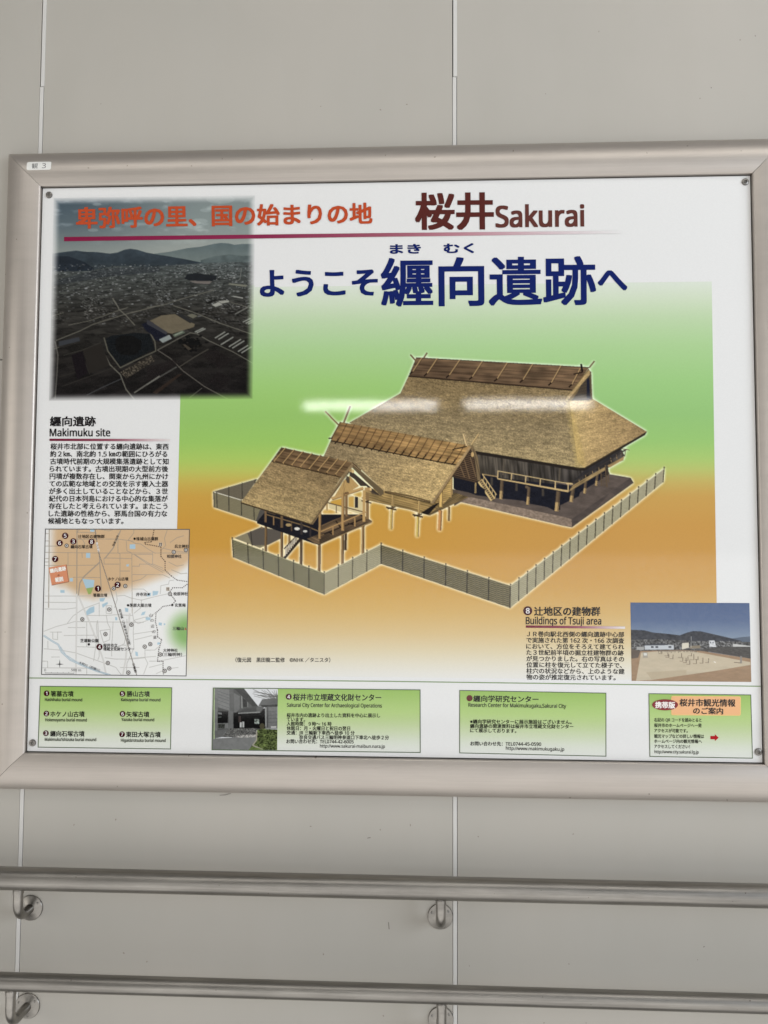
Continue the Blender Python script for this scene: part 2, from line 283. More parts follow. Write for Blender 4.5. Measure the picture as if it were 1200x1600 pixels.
    c.poly(B((735, 530), (800, 480), (910, 600), (780, 680), (600, 760)), lambda X, Y: np.array([190., 156, 100])*np.where(((X+.2*Y) % 2.3 < .8), .74, 1.02)[..., None])
    c.poly(B((830, 380), (800, 440), (560, 770), (470, 880), (355, 1045), (400, 960), (600, 700), (740, 520)), (70, 56, 42))
    c.poly(B((770, 480), (800, 500), (800, 570), (770, 560), (755, 520)), (76, 66, 54)); c.poly(B((830, 430), (1150, 700), (1200, 720), (1060, 690), (1000, 600), (930, 600), (860, 520), (800, 480), (800, 440)), (62, 54, 46))
    for k in range(9): c.line(B((1010+20*k, 640+12*k), (1030+18*k, 690+3*k)), .9, (150, 124, 84), .6)
    c.line(B((590, 745), (960, 622)), 4, (184, 150, 98)); c.line(B((600, 762), (960, 640)), 1, (112, 86, 54)); c.line(B((980, 636), (1045, 636)), 5, (170, 138, 92)); c.disc(*B((1048, 637))[0], 1.7, (214, 182, 130), 2.7)
    c.poly(B((725, 672), (790, 668), (792, 690), (725, 705)), (110, 84, 58))
    c.line(B((735, 545), (735, 680)), 2.4, (160, 130, 84))
    c.line(B((722, 690), (720, 1118)), 4.6, (170, 136, 88)); c.line(B((736, 690), (734, 1110)), 1.3, (104, 80, 54))
    c.line(B((972, 650), (968, 1015)), 4.2, (182, 148, 96)); c.line(B((455, 900), (450, 1215)), 4.2, (160, 128, 84)); c.line(B((466, 920), (462, 1210)), 1.1, (92, 72, 50))
    c.line(B((465, 1132), (1000, 900)), 2.0, (172, 138, 92)); c.line(B((460, 1180), (500, 1165)), 1.4, (120, 96, 66))
    for P in (B((605, 1075), (605, 1170)), B((860, 955), (862, 1070))): c.line(P, 2.2, (160, 128, 84))
    c.line(A((720, 932), (1200, 1072))+B((440, 1130)), 1.7, (120, 98, 68)); c.line(A((735, 905), (830, 935)), 1, (96, 80, 58))
    for x, a, b, w, col in ((715, 888, 1022, 3.4, (116, 92, 66)), (905, 945, 1085, 3.8, (104, 84, 60)), (810, 955, 1055, 2, (130, 104, 72)), (1020, 1030, 1125, 2, (84, 68, 52)), (1135, 1025, 1165, 3.4, (64, 56, 52))): c.line(A((x, a), (x, b)), w, col)
    for x, y, r, col in ((1085, 1100, 4.2, (222, 218, 208)), (1180, 1130, 3.4, (196, 192, 184)), (985, 1055, 4.4, (164, 140, 98))): c.disc(*A((x, y))[0], r, col, r*.55)
    for P in (B((250, 1060), (230, 1160)), B((340, 1090), (340, 1190))): c.line(P, 2.4, (52, 46, 46))
    c.poly([(440, 699.3), (551, 723.3), (544, 737), (533.3, 747), (486.7, 819.5), (377.3, 785), (424.7, 720.7)], thatch(lin((475, 715), (108, 88, 58), (445, 806), (142, 120, 78)), 15, 91))
    c.line([(377, 786), (486.7, 820)], 2.0, (58, 46, 34))
    c.poly([(440, 699.3), (551, 723.3), (533.3, 746), (424.7, 720.7)], wood(lin((450, 700), (96, 76, 54), (520, 740), (108, 86, 60)), 12.2, 95, 0, .6))
    for t in (.36, .7): c.line([(440-15.3*t, 699.3+21.4*t), (551-17.7*t, 723.3+22.7*t)], .8, (62, 47, 34), .8)
    c.line([(424.7, 721), (533.3, 746.5)], 1.4, (54, 42, 30))
    for k in range(8):
        t = k/7; x, y = 446.5+(542.5-446.5)*t, 700+(719.5-700)*t; xb, yb = x-17.5, y+21+.5*t
        c.line([(x+1, y+.6), (xb+1, yb)], .9, (54, 40, 28), .7); c.line([(x, y), (xb, yb)], 1.15, (190, 156, 106)); c.disc(xb, yb+.4, 1.4, (170, 138, 92)); c.disc(xb-.4, yb+1.6, 1, (40, 30, 22))
    c.poly(B((825, 342), (850, 345), (1200, 650), (1200, 690), (1170, 712), (830, 385), (800, 420), (370, 1050), (340, 1048), (790, 375)), thatch(lin((550, 728), (122, 100, 68), (520, 780), (112, 92, 62)), -56, 97, .4))
    c.poly(B((840, 350), (1200, 655), (1202, 690), (1170, 712), (1000, 550), (835, 390)), (98, 84, 62)); c.line(B((832, 325), (935, 415)), 1.4, (74, 58, 42)); c.line(B((350, 1050), (800, 420)), .9, (62, 48, 34), .8)
    c.line(B((800, 412), (832, 422)), 4.6, (160, 134, 88)); c.disc(*B((838, 426))[0], 2.2, (206, 178, 126), 2.9)
    # --- woven fences
    def fence(t0, t1, b0, b1, n, cl, cd, pc, seed):
        c.poly([t0, t1, b1, b0], weave(t0, t1, b0, b1, cl, cd, n, seed))
        for k in range(n+1):
            s = k/n; xt, yt = t0[0]+(t1[0]-t0[0])*s, t0[1]+(t1[1]-t0[1])*s; xb, yb = b0[0]+(b1[0]-b0[0])*s, b0[1]+(b1[1]-b0[1])*s
            c.line([(xt, yt-2.6), (xb, yb)], 1.5, pc); c.line([(xt-.7, yt-3), (xt+1.2, yt-2.2)], 1.5, (70, 60, 46))
        c.line([t0, t1], 1, cl)
    fence((363.4, 843.3), (507, 896.4), (365.2, 871.5), (507, 929.6), 6, (162, 156, 122), (60, 57, 42), (52, 48, 38), 1)
    fence((507, 896.4), (596, 851.5), (507, 929.6), (595.6, 882), 4, (186, 180, 150), (112, 106, 82), (78, 72, 56), 2)
    fence((596, 852), (798, 916), (596, 881.6), (797, 950.4), 6, (146, 136, 104), (56, 52, 38), (40, 36, 30), 3)
    fence((798, 916), (1038.3, 733), (797.5, 950.6), (1036.5, 754), 18, (190, 184, 156), (122, 116, 92), (66, 60, 48), 4)
    rgb, a = c.down()
    r = blur(a, 2, 2); halo = np.clip(blur(a, 2, 3)*1.9-.04, 0, 1)
    U, V = np.meshgrid((np.arange(c.nw)+.5)/c.nw, (np.arange(c.nh)+.5)/c.nh); X, Y = c.at(U, V)
    bg = backdrop(X, Y); h = (np.clip(halo*1.15, 0, 1)**1.2*.9)[..., None]
    t = sm(700, 790, tilt(X, Y))[..., None]
    glow = bg*(1-h)+(np.array([224., 238, 208])*(1-t)+np.array([246., 234, 196])*t)*h
    out = glow*(1-a[..., None])+rgb*a[..., None]
    keep = blur(np.maximum(halo, a), 1, 1) > .004
    return c, out, keep

# ---- aerial photograph of the plain
AQ = [(84.5, 310), (399, 306), (395, 623.5), (77, 626.5)]
def aerial():
    c = Canvas([(74, 303), (402, 303), (402, 629), (74, 629)], 1.0, 3)
    M = zc(70, 290, 6.667); N = zc(230, 290, 6.667); O = zc(70, 450, 6.667); Q = zc(230, 450, 6.667)
    def sky(X, Y):
        t = np.clip((Y-306)/95, 0, 1); lf = sm(330, 90, X)
        b = stops(t, [(0, (120, 130, 130)), (.5, (130, 140, 138)), (1, (152, 156, 150))])
        d = stops(t, [(0, (66, 80, 90)), (.5, (88, 100, 106)), (1, (132, 138, 133))])
        k = b*(1-lf[..., None])+d*lf[..., None]
        cl = np.maximum(0, fbm(X/26, Y/9, 3)-.55)*150*sm(402, 330, Y)
        return k+cl[..., None]
    c.all(sky)
    for x, y, r in ((322, 329, 9), (330, 326, 6), (312, 346, 13), (152, 320, 7), (146, 360, 8), (345, 312, 22), (300, 349, 14)): c.disc(x, y, r, (176, 186, 184), r*.32, .28)
    def hill(col, sd): return lambda X, Y: np.array(col, float)*(1+.35*(fbm(X/9, Y/6, sd)-.5))[..., None]
    c.poly(N((60, 715), (250, 690), (420, 655), (560, 640), (700, 610), (770, 600), (850, 605), (910, 620), (1000, 610), (1150, 612), (1150, 900), (60, 900)), lambda X, Y: stops(Y, [(380, (86, 98, 100)), (404, (104, 114, 112))])*(1+.12*(fbm(X/9, Y/6, 4)-.5))[..., None])
    c.poly(N((560, 780), (700, 740), (860, 720), (1000, 735), (1150, 730), (1150, 900), (560, 900)), hill((82, 92, 92), 6))
    c.poly(M((60, 715), (200, 695), (330, 680), (420, 692), (540, 695), (680, 712), (760, 700), (830, 672), (895, 660), (970, 672), (1060, 700), (1200, 725))+N((200, 735), (400, 770), (620, 815), (700, 900), (0, 960))+M((60, 1000)), lambda X, Y: stops(Y, [(390, (54, 63, 70)), (410, (46, 54, 60)), (424, (56, 62, 64))])*(1+.35*(fbm(X/10, Y/7, 9)-.5))[..., None])
    c.poly(M((60, 740), (250, 740), (420, 800), (520, 870), (450, 960), (60, 1010)), hill((34, 40, 47), 12))
    def plain(X, Y):
        t = np.clip((Y-410)/215, 0, 1)
        f = fbm(X/(5+18*t), Y/(1.6+7*t), 14); base = stops(t, [(0, (74, 80, 80)), (.12, (62, 65, 63)), (.35, (46, 45, 42)), (.65, (31, 29, 27)), (1, (22, 20, 20))])
        sp = vnoise(X/(1.6+1.5*t), Y/(.9+1.4*t), 15); town = np.maximum(0, fbm(X/28, Y/12, 16)-.44)*4*(1-sm(.3, .6, t))
        pat = hash2(np.floor((X*.9+Y*.45)/(10+20*t)), np.floor((Y-.35*X)/(3+8*t)), 5)-.5
        k = 1+.8*(f-.5)+.42*pat
        return base*k[..., None]+((np.maximum(0, sp-.58)*town*170)-(np.maximum(0, .38-sp)*town*80))[..., None]
    c.poly([(70, 425), (140, 424), (180, 416), (230, 418), (330, 411), (402, 409), (402, 632), (70, 632)], plain)
    c.poly(M((40, 1010), (450, 905), (700, 860), (1200, 850), (1200, 900), (600, 960), (40, 1060)), hill((44, 48, 52), 20), .6)
    rng = random.Random(7)
    for k in range(900):
        y = 414+abs(rng.gauss(0, 1))*38; x = rng.uniform(80, 398)
        if y > 512: continue
        L = rng.uniform(.8, 3.2)*(1+.012*(y-414)); g = rng.choice((104, 128, 150, 168, 20, 26, 30, 92)); c.line([(x, y), (x+L, y-L*.18)], rng.uniform(.6, 1.3), (g, g+2, g+3), .7)
    # roads and banks
    road = (104, 102, 92)
    def rd(P, w=1.0, col=road, o=.8): c.line(P, w, col, o)
    rd(O((120, 550), (370, 450), (510, 380), (830, 280), (1200, 185)), 1.4); rd(O((250, 390), (470, 345), (780, 235), (870, 205)), 1.1); rd(O((770, 220), (850, 290), (940, 390)), 1.7); rd(O((710, 110), (775, 215)), 1.7, (112, 110, 100))
    rd(Q((0, 205), (160, 185), (400, 105), (700, 25)), 1.2); rd(Q((270, 185), (440, 240), (560, 285), (760, 370), (1110, 490)), 1.4); rd(Q((0, 1010), (310, 825)), 1.9, (84, 84, 80)); rd(Q((110, 650), (330, 530), (450, 470), (520, 480), (640, 550), (900, 670), (1110, 790)), 1.4)
    rd(Q((110, 650), (250, 740), (380, 870), (600, 1030), (860, 1170)), 1.5, (96, 92, 84)); rd(Q((330, 830), (500, 720), (640, 640)), 1.3, (82, 78, 70)); rd(Q((440, 1150), (575, 1045)), .9); rd(Q((870, 150), (1060, 205)), 1)
    rd(O((600, 640), (680, 800), (790, 905), (850, 1060), (940, 1170)), 2.0, (104, 102, 92)); rd(O((620, 520), (660, 660), (790, 835), (960, 750), (1160, 660), (1150, 560), (1100, 475)), 1.7, (100, 98, 86)); rd(O((440, 1120), (620, 1030), (800, 950)), 1.3, (70, 72, 74)); rd(O((200, 705), (420, 640), (590, 570)), .9, (64, 62, 56))
    rd(O((110, 560), (140, 700), (130, 900), (110, 1160)), 1.8, (100, 98, 92), .7); rd(O((935, 1095), (1200, 920)), 1.9, (118, 116, 108)); rd(O((100, 640), (150, 620)), 1); rd(O((60, 300), (200, 260)), 1)
    for P in (O((610, 470), (800, 490), (1000, 420)), O((150, 930), (330, 880)), O((180, 1030), (480, 920), (780, 810)), O((380, 660), (470, 900)), O((150, 610), (370, 540))): rd(P, 1, (54, 51, 46), .7)
    c.poly(O((150, 560), (360, 515), (370, 555), (150, 610)), (52, 54, 58)); c.poly(O((280, 700), (400, 660), (450, 890), (340, 960)), (21, 17, 20)); c.poly(O((400, 650), (590, 580), (680, 810), (470, 890)), (36, 33, 30))
    # mound in its moat
    c.poly(O((640, 530), (700, 500), (950, 470), (1100, 480), (1150, 640), (790, 820), (670, 660)), lambda X, Y: np.array([19., 22, 24])*(1+.4*(fbm(X/6, Y/3, 2)-.5))[..., None])
    c.poly(O((740, 540), (800, 500), (920, 500), (1010, 560), (1000, 640), (920, 700), (800, 700), (740, 620)), (8, 9, 8))
    for k in range(70):
        q = rng.uniform(0, 6.28); rr = rng.uniform(0, 1)**.5; c.disc(*O((875+135*rr*math.cos(q), 600+98*rr*math.sin(q)))[0], rng.uniform(1.6, 3.6), rng.choice(((9, 10, 10), (13, 15, 13), (6, 7, 8))), rng.uniform(1.2, 2.6))
    c.poly(O((790, 880), (1110, 700), (1150, 760), (850, 950)), lambda X, Y: np.array([60., 55, 48])*(.5+1.4*vnoise(X/1.6, Y/1.3, 3)**2)[..., None])
    # school ground and roofs
    c.poly(Q((30, 345), (150, 290), (290, 275), (500, 380), (490, 410), (260, 480), (160, 460), (60, 360)), lambda X, Y: np.array([98., 90, 74])*(1+.16*(fbm(X/6, Y/4, 2)-.5))[..., None])
    c.poly(O((1010, 380), (1080, 355), (1200, 420))+Q((210, 470), (210, 510), (130, 560), (80, 540))+O((1130, 500), (1060, 450)), (22, 24, 34)); c.poly(Q((0, 335), (30, 345), (215, 465), (200, 490), (0, 380)), (54, 54, 58))
    c.poly(Q((125, 540), (235, 490), (260, 530), (165, 575)), (128, 134, 132)); c.poly(Q((265, 490), (370, 445), (400, 470), (290, 515)), (84, 92, 80)); c.line(Q((290, 495), (370, 460)), 1.6, (128, 136, 120))
    c.poly(Q((300, 280), (340, 265), (490, 350), (450, 370)), (40, 40, 40)); c.poly(Q((420, 290), (470, 270), (530, 295), (480, 320)), (98, 96, 84))
    [c.disc(*Q((470+95*rng.gauss(0, .5), 590+75*rng.gauss(0, .5)))[0], rng.uniform(1.5, 4), rng.choice(((12, 11, 10), (20, 18, 15), (8, 8, 8))), rng.uniform(1.2, 3)) for k in range(60)]; c.disc(*Q((350, 560))[0], 4, (14, 13, 12), 4); c.poly(Q((370, 590), (400, 590), (470, 640), (430, 650)), (62, 56, 48))
    for x, y, L in ((500, 462, 90), (520, 470, 90), (710, 525, 105), (745, 540, 105), (770, 595, 130), (855, 615, 125), (890, 630, 125), (950, 665, 105), (985, 680, 105), (1000, 358, 80), (1030, 370, 75), (1055, 378, 60)): c.line(Q((x, y), (x+L, y-L*.48 if L < 100 else y-L*.62)), 1.7, (150, 152, 144), .85)
    c.poly(Q((675, 180), (750, 150), (790, 175), (715, 200)), (150, 150, 142)); c.poly(Q((740, 140), (850, 130), (860, 150), (780, 165)), (142, 142, 134)); c.poly(Q((610, 155), (700, 125), (740, 125), (650, 170)), (24, 24, 22)); c.line(Q((920, 275), (1050, 205)), 1.5, (112, 112, 106)); c.line(Q((900, 90), (1000, 108)), 1.8, (142, 142, 136))
    c.poly(N((390, 975), (420, 925), (520, 915), (620, 930), (730, 940), (720, 985), (600, 1000), (440, 990)), hill((30, 33, 36), 3)); c.poly(N((440, 995), (680, 1000), (650, 1030), (500, 1020)), (104, 98, 94)); c.poly(N((860, 1020), (1050, 1040), (1030, 1058), (850, 1035)), (112, 112, 100)); c.line(N((985, 870), (970, 980), (910, 1010)), 1.1, (108, 110, 106))
    for P in (Q((560, 700), (700, 640), (900, 760), (760, 850)), Q((640, 980), (740, 880), (870, 940), (770, 1060)), Q((0, 830), (300, 740), (310, 810), (0, 990))): c.poly(P, (26, 22, 22), .55)
    c.poly(Q((60, 1090), (330, 900), (370, 900), (100, 1110)), (48, 38, 32), .8)
    rgb, a = c.down()
    U, V = np.meshgrid((np.arange(c.nw)+.5)/c.nw, (np.arange(c.nh)+.5)/c.nh); X, Y = c.at(U, V)
    d = quadmask(X, Y, AQ); al = (.14*sm(-.6, .6, d)+.86*sm(-1, 12, d))[..., None]
    return c, backdrop(X, Y)*(1-al)+np.maximum(rgb, 8)*al, d > -1.2

# ---- photograph of the excavation site
def site():
    S = zc(975, 930, 5.714)
    c = Canvas([(985, 941.4), (1171, 942.3), (1174, 1065.6), (986.9, 1063.9)], 1.3, 3)
    c.all(lambda X, Y: stops(Y, [(942, (76, 92, 124)), (970, (84, 100, 130)), (996, (118, 132, 150))]))
    c.poly(S((960, 390), (1060, 375), (1140, 370), (1140, 480), (960, 480)), (82, 92, 106))
    c.poly(S((50, 310), (180, 315), (260, 335), (400, 348), (500, 360), (570, 335), (620, 322), (690, 325), (800, 350), (950, 385), (1050, 410), (1060, 500), (50, 500)), lambda X, Y: np.array([52., 54, 60])*(1+.6*(fbm(X/4, Y/3, 3)-.5))[..., None])
    c.poly(S((50, 400), (300, 395), (640, 410), (1140, 420), (1140, 500), (50, 520)), lambda X, Y: np.array([78., 78, 78])*(.35+1.3*vnoise(X/1.9, Y/1.5, 8))[..., None])
    c.poly(S((660, 490), (850, 465), (1140, 460), (1140, 570), (900, 530)), lambda X, Y: np.array([70., 68, 66])*(1+.6*(fbm(X/3, Y/1.2, 9)-.5))[..., None])
    c.poly(S((50, 500), (160, 500), (500, 490), (700, 500), (1140, 570), (1140, 800), (50, 800)), lambda X, Y: np.array([142., 118, 94])*(1+.14*(fbm(X/9, Y/3, 5)-.5))[..., None])
    c.poly(S((155, 515), (350, 500), (600, 500), (1130, 600), (1130, 625), (800, 680), (240, 760), (110, 765)), lambda X, Y: np.array([178., 166, 144])*(1+.1*(fbm(X/14, Y/4, 6)-.5))[..., None])
    c.poly(S((200, 690), (560, 670), (560, 715), (250, 755)), (160, 146, 122), .5); c.poly(S((60, 480), (150, 500), (130, 560), (60, 570)), (88, 78, 70))
    c.poly(S((185, 445), (350, 440), (448, 450), (448, 488), (190, 488)), (176, 180, 184)); c.poly(S((180, 445), (350, 430), (400, 448), (180, 452)), (60, 62, 68)); c.poly(S((115, 462), (180, 462), (180, 492), (115, 490)), (148, 148, 146))
    for x in (255, 295, 412): c.poly(S((x-12, 457), (x+12, 457), (x+12, 472), (x-12, 472)), (58, 60, 66))
    c.poly(S((520, 425), (580, 420), (582, 470), (520, 488)), (196, 190, 174)); c.poly(S((500, 420), (545, 412), (585, 425), (520, 430)), (70, 68, 68)); c.poly(S((590, 455), (680, 450), (690, 475), (590, 480)), (122, 112, 96))
    c.poly(S((760, 408), (810, 405), (825, 465), (765, 462)), (196, 198, 200)); c.line(S((602, 370), (602, 470)), .7, (170, 170, 168)); c.poly(S((975, 435), (1130, 455), (1130, 462), (975, 462)), (176, 176, 174))
    for x in (775, 798): c.poly(S((x-6, 420), (x+5, 420), (x+5, 432), (x-6, 432)), (84, 88, 96))
    rng = random.Random(3)
    for k in range(46): x = rng.uniform(680, 980); y = rng.uniform(412, 455); c.disc(*S((x, y))[0], .9, (150, 150, 150), .7, .6)
    for k in range(34): x = 300+k*10.5; c.line(S((x, 486), (x, 505+rng.uniform(-6, 12))), .8, (64, 60, 58), .8)
    for x, y, h in ((340, 525, 22), (395, 545, 30), (403, 560, 30), (440, 570, 38), (515, 560, 40), (528, 592, 34), (557, 605, 42), (573, 585, 36), (590, 620, 42), (605, 545, 26), (625, 580, 50), (648, 615, 42), (664, 578, 30), (707, 610, 50), (757, 605, 40)):
        c.line(S((x, y-h), (x, y)), 1.0, (96, 84, 72)); c.line(S((x-30, y-2), (x, y)), .8, (104, 92, 78), .8)
    c.line(S((1047, 548), (1047, 610)), 3, (128, 122, 116)); c.line(S((985, 602), (1040, 606)), 1, (104, 92, 80)); c.line(S((805, 595), (820, 603)), 1.3, (220, 218, 210))
    c.poly(S((170, 512), (212, 512), (215, 560), (172, 562)), (150, 144, 132)); c.poly(S((178, 518), (206, 518), (208, 540), (180, 542)), (196, 196, 190))
    rgb, a = c.down(); return c, rgb*1.04, a > 0

# ---- photograph of the centre's entrance
def centre():
    T = zc(325, 1065, 10)
    c = Canvas([(332.5, 1075.3), (434.2, 1076), (433, 1172), (331, 1171.3)], 1.4, 3)
    c.all((204, 206, 208))
    g = lambda a, sd=1, s=3.: (lambda X, Y: np.array([a, a+1, a], float)*(1+.18*(fbm(X/s, Y/s, sd)-.5))[..., None])
    c.poly(T((60, 90), (550, 105), (780, 380), (900, 600), (880, 760), (60, 800)), g(74))
    c.poly(T((110, 110), (340, 125), (340, 460), (150, 400), (110, 260)), g(112)); c.poly(T((110, 260), (160, 270), (150, 780), (100, 780)), g(104)); c.poly(T((320, 460), (400, 450), (400, 740), (330, 740)), g(98)); c.poly(T((345, 120), (405, 120), (405, 480), (345, 460)), g(88))
    for a in (0, 45, 90, 140, 200): c.line(T((150, 150+a), (335, 215+a)), .6, (78, 80, 80))
    c.poly(T((410, 180), (500, 230), (500, 430), (440, 490), (410, 480)), g(100)); c.poly(T((540, 250), (620, 320), (620, 400), (550, 400)), g(34)); c.line(T((530, 210), (535, 420)), 2, (124, 126, 124)); c.line(T((622, 320), (622, 400)), 1.6, (110, 112, 110))
    c.poly(T((410, 110), (560, 105), (785, 385), (700, 395)), g(50)); c.poly(T((360, 105), (560, 105), (640, 210), (480, 140)), g(56))
    c.poly(T((155, 470), (320, 470), (310, 650), (155, 660)), g(14)); c.poly(T((160, 480), (220, 490), (220, 520), (160, 510)), (110, 112, 112)); c.line(T((160, 560), (215, 555)), 1, (96, 104, 100)); c.poly(T((155, 655), (320, 650), (325, 735), (155, 740)), g(110)); c.poly(T((160, 665), (270, 665), (260, 735), (160, 735)), lambda X, Y: np.array([52., 54, 50])*(.5+vnoise(X/1.2, Y/1.2, 2))[..., None])
    c.poly(T((400, 490), (900, 420), (900, 740), (400, 735)), g(8)); c.poly(T((480, 485), (570, 430), (780, 390), (890, 390), (830, 480)), g(62)); c.poly(T((760, 395), (895, 388), (830, 475), (760, 480)), g(86)); c.line(T((475, 498), (820, 482)), 1.8, (132, 134, 132))
    c.poly(T((500, 640), (530, 635), (530, 720), (500, 720)), (176, 178, 176)); c.poly(T((540, 630), (570, 630), (570, 720), (540, 720)), (168, 170, 168)); c.poly(T((730, 585), (805, 590), (805, 665), (730, 665)), lambda X, Y: np.array([120., 128, 122])*(.5+vnoise(X/1.5, Y/1.5, 6))[..., None]); c.poly(T((480, 540), (520, 540), (520, 640), (480, 640)), (60, 52, 50))
    c.poly(T((790, 385), (850, 280), (1095, 260), (1095, 370)), g(88)); c.poly(T((790, 375), (1090, 360), (1085, 400), (880, 400)), g(44)); c.poly(T((890, 400), (1085, 395), (1085, 740), (900, 740)), g(104))
    for y in (470, 530, 585, 640): c.line(T((940, y), (1085, y-6)), .6, (76, 78, 78))
    c.line(T((905, 410), (905, 700)), 1.6, (140, 142, 140)); c.line(T((935, 410), (935, 720)), 1.4, (60, 60, 60)); c.line(T((990, 715), (1070, 712)), 2, (186, 186, 184))
    c.poly(T((330, 735), (760, 730), (760, 880), (220, 870)), lambda X, Y: np.array([86., 86, 84])*(.55+.9*vnoise(X/1.6, Y/.9, 4))[..., None]); c.poly(T((480, 840), (760, 830), (760, 875), (420, 880)), lambda X, Y: np.array([150., 148, 144])*(.6+.7*vnoise(X/1.6, Y/1.0, 5))[..., None])
    c.poly(T((60, 780), (320, 740), (220, 870), (90, 895), (60, 895)), g(92)); c.poly(T((60, 895), (420, 875), (760, 880), (900, 1080), (60, 1080)), g(112, 5, 6.))
    c.poly(T((690, 1000), (760, 930), (770, 760), (840, 740), (1090, 750), (1090, 1080), (640, 1080)), lambda X, Y: np.array([70., 80, 46])*(.35+1.25*vnoise(X/1.7, Y/1.4, 7)*(.6+.8*fbm(X/9, Y/9, 8)))[..., None])
    c.line(T((765, 780), (760, 920), (700, 1000), (860, 1065)), 2, (150, 146, 132)); c.poly(T((640, 1060), (700, 1020), (800, 1040), (900, 1075), (640, 1080)), (104, 122, 70), .7); c.disc(*T((850, 700))[0], 4, (84, 80, 60), 4.6, .8)
    rng = random.Random(5)
    for k in range(26):
        x, y = rng.uniform(700, 1085), rng.uniform(115, 230); c.line(T((x, y), (1090, 330-rng.uniform(0, 120))), .7, (86, 86, 84), .75)
    c.line(T((100, 100), (98, 900)), 1.4, (168, 186, 140)); c.line(T((65, 1072), (500, 1068)), 1, (176, 196, 150))
    rgb, a = c.down(); return c, rgb, a > 0

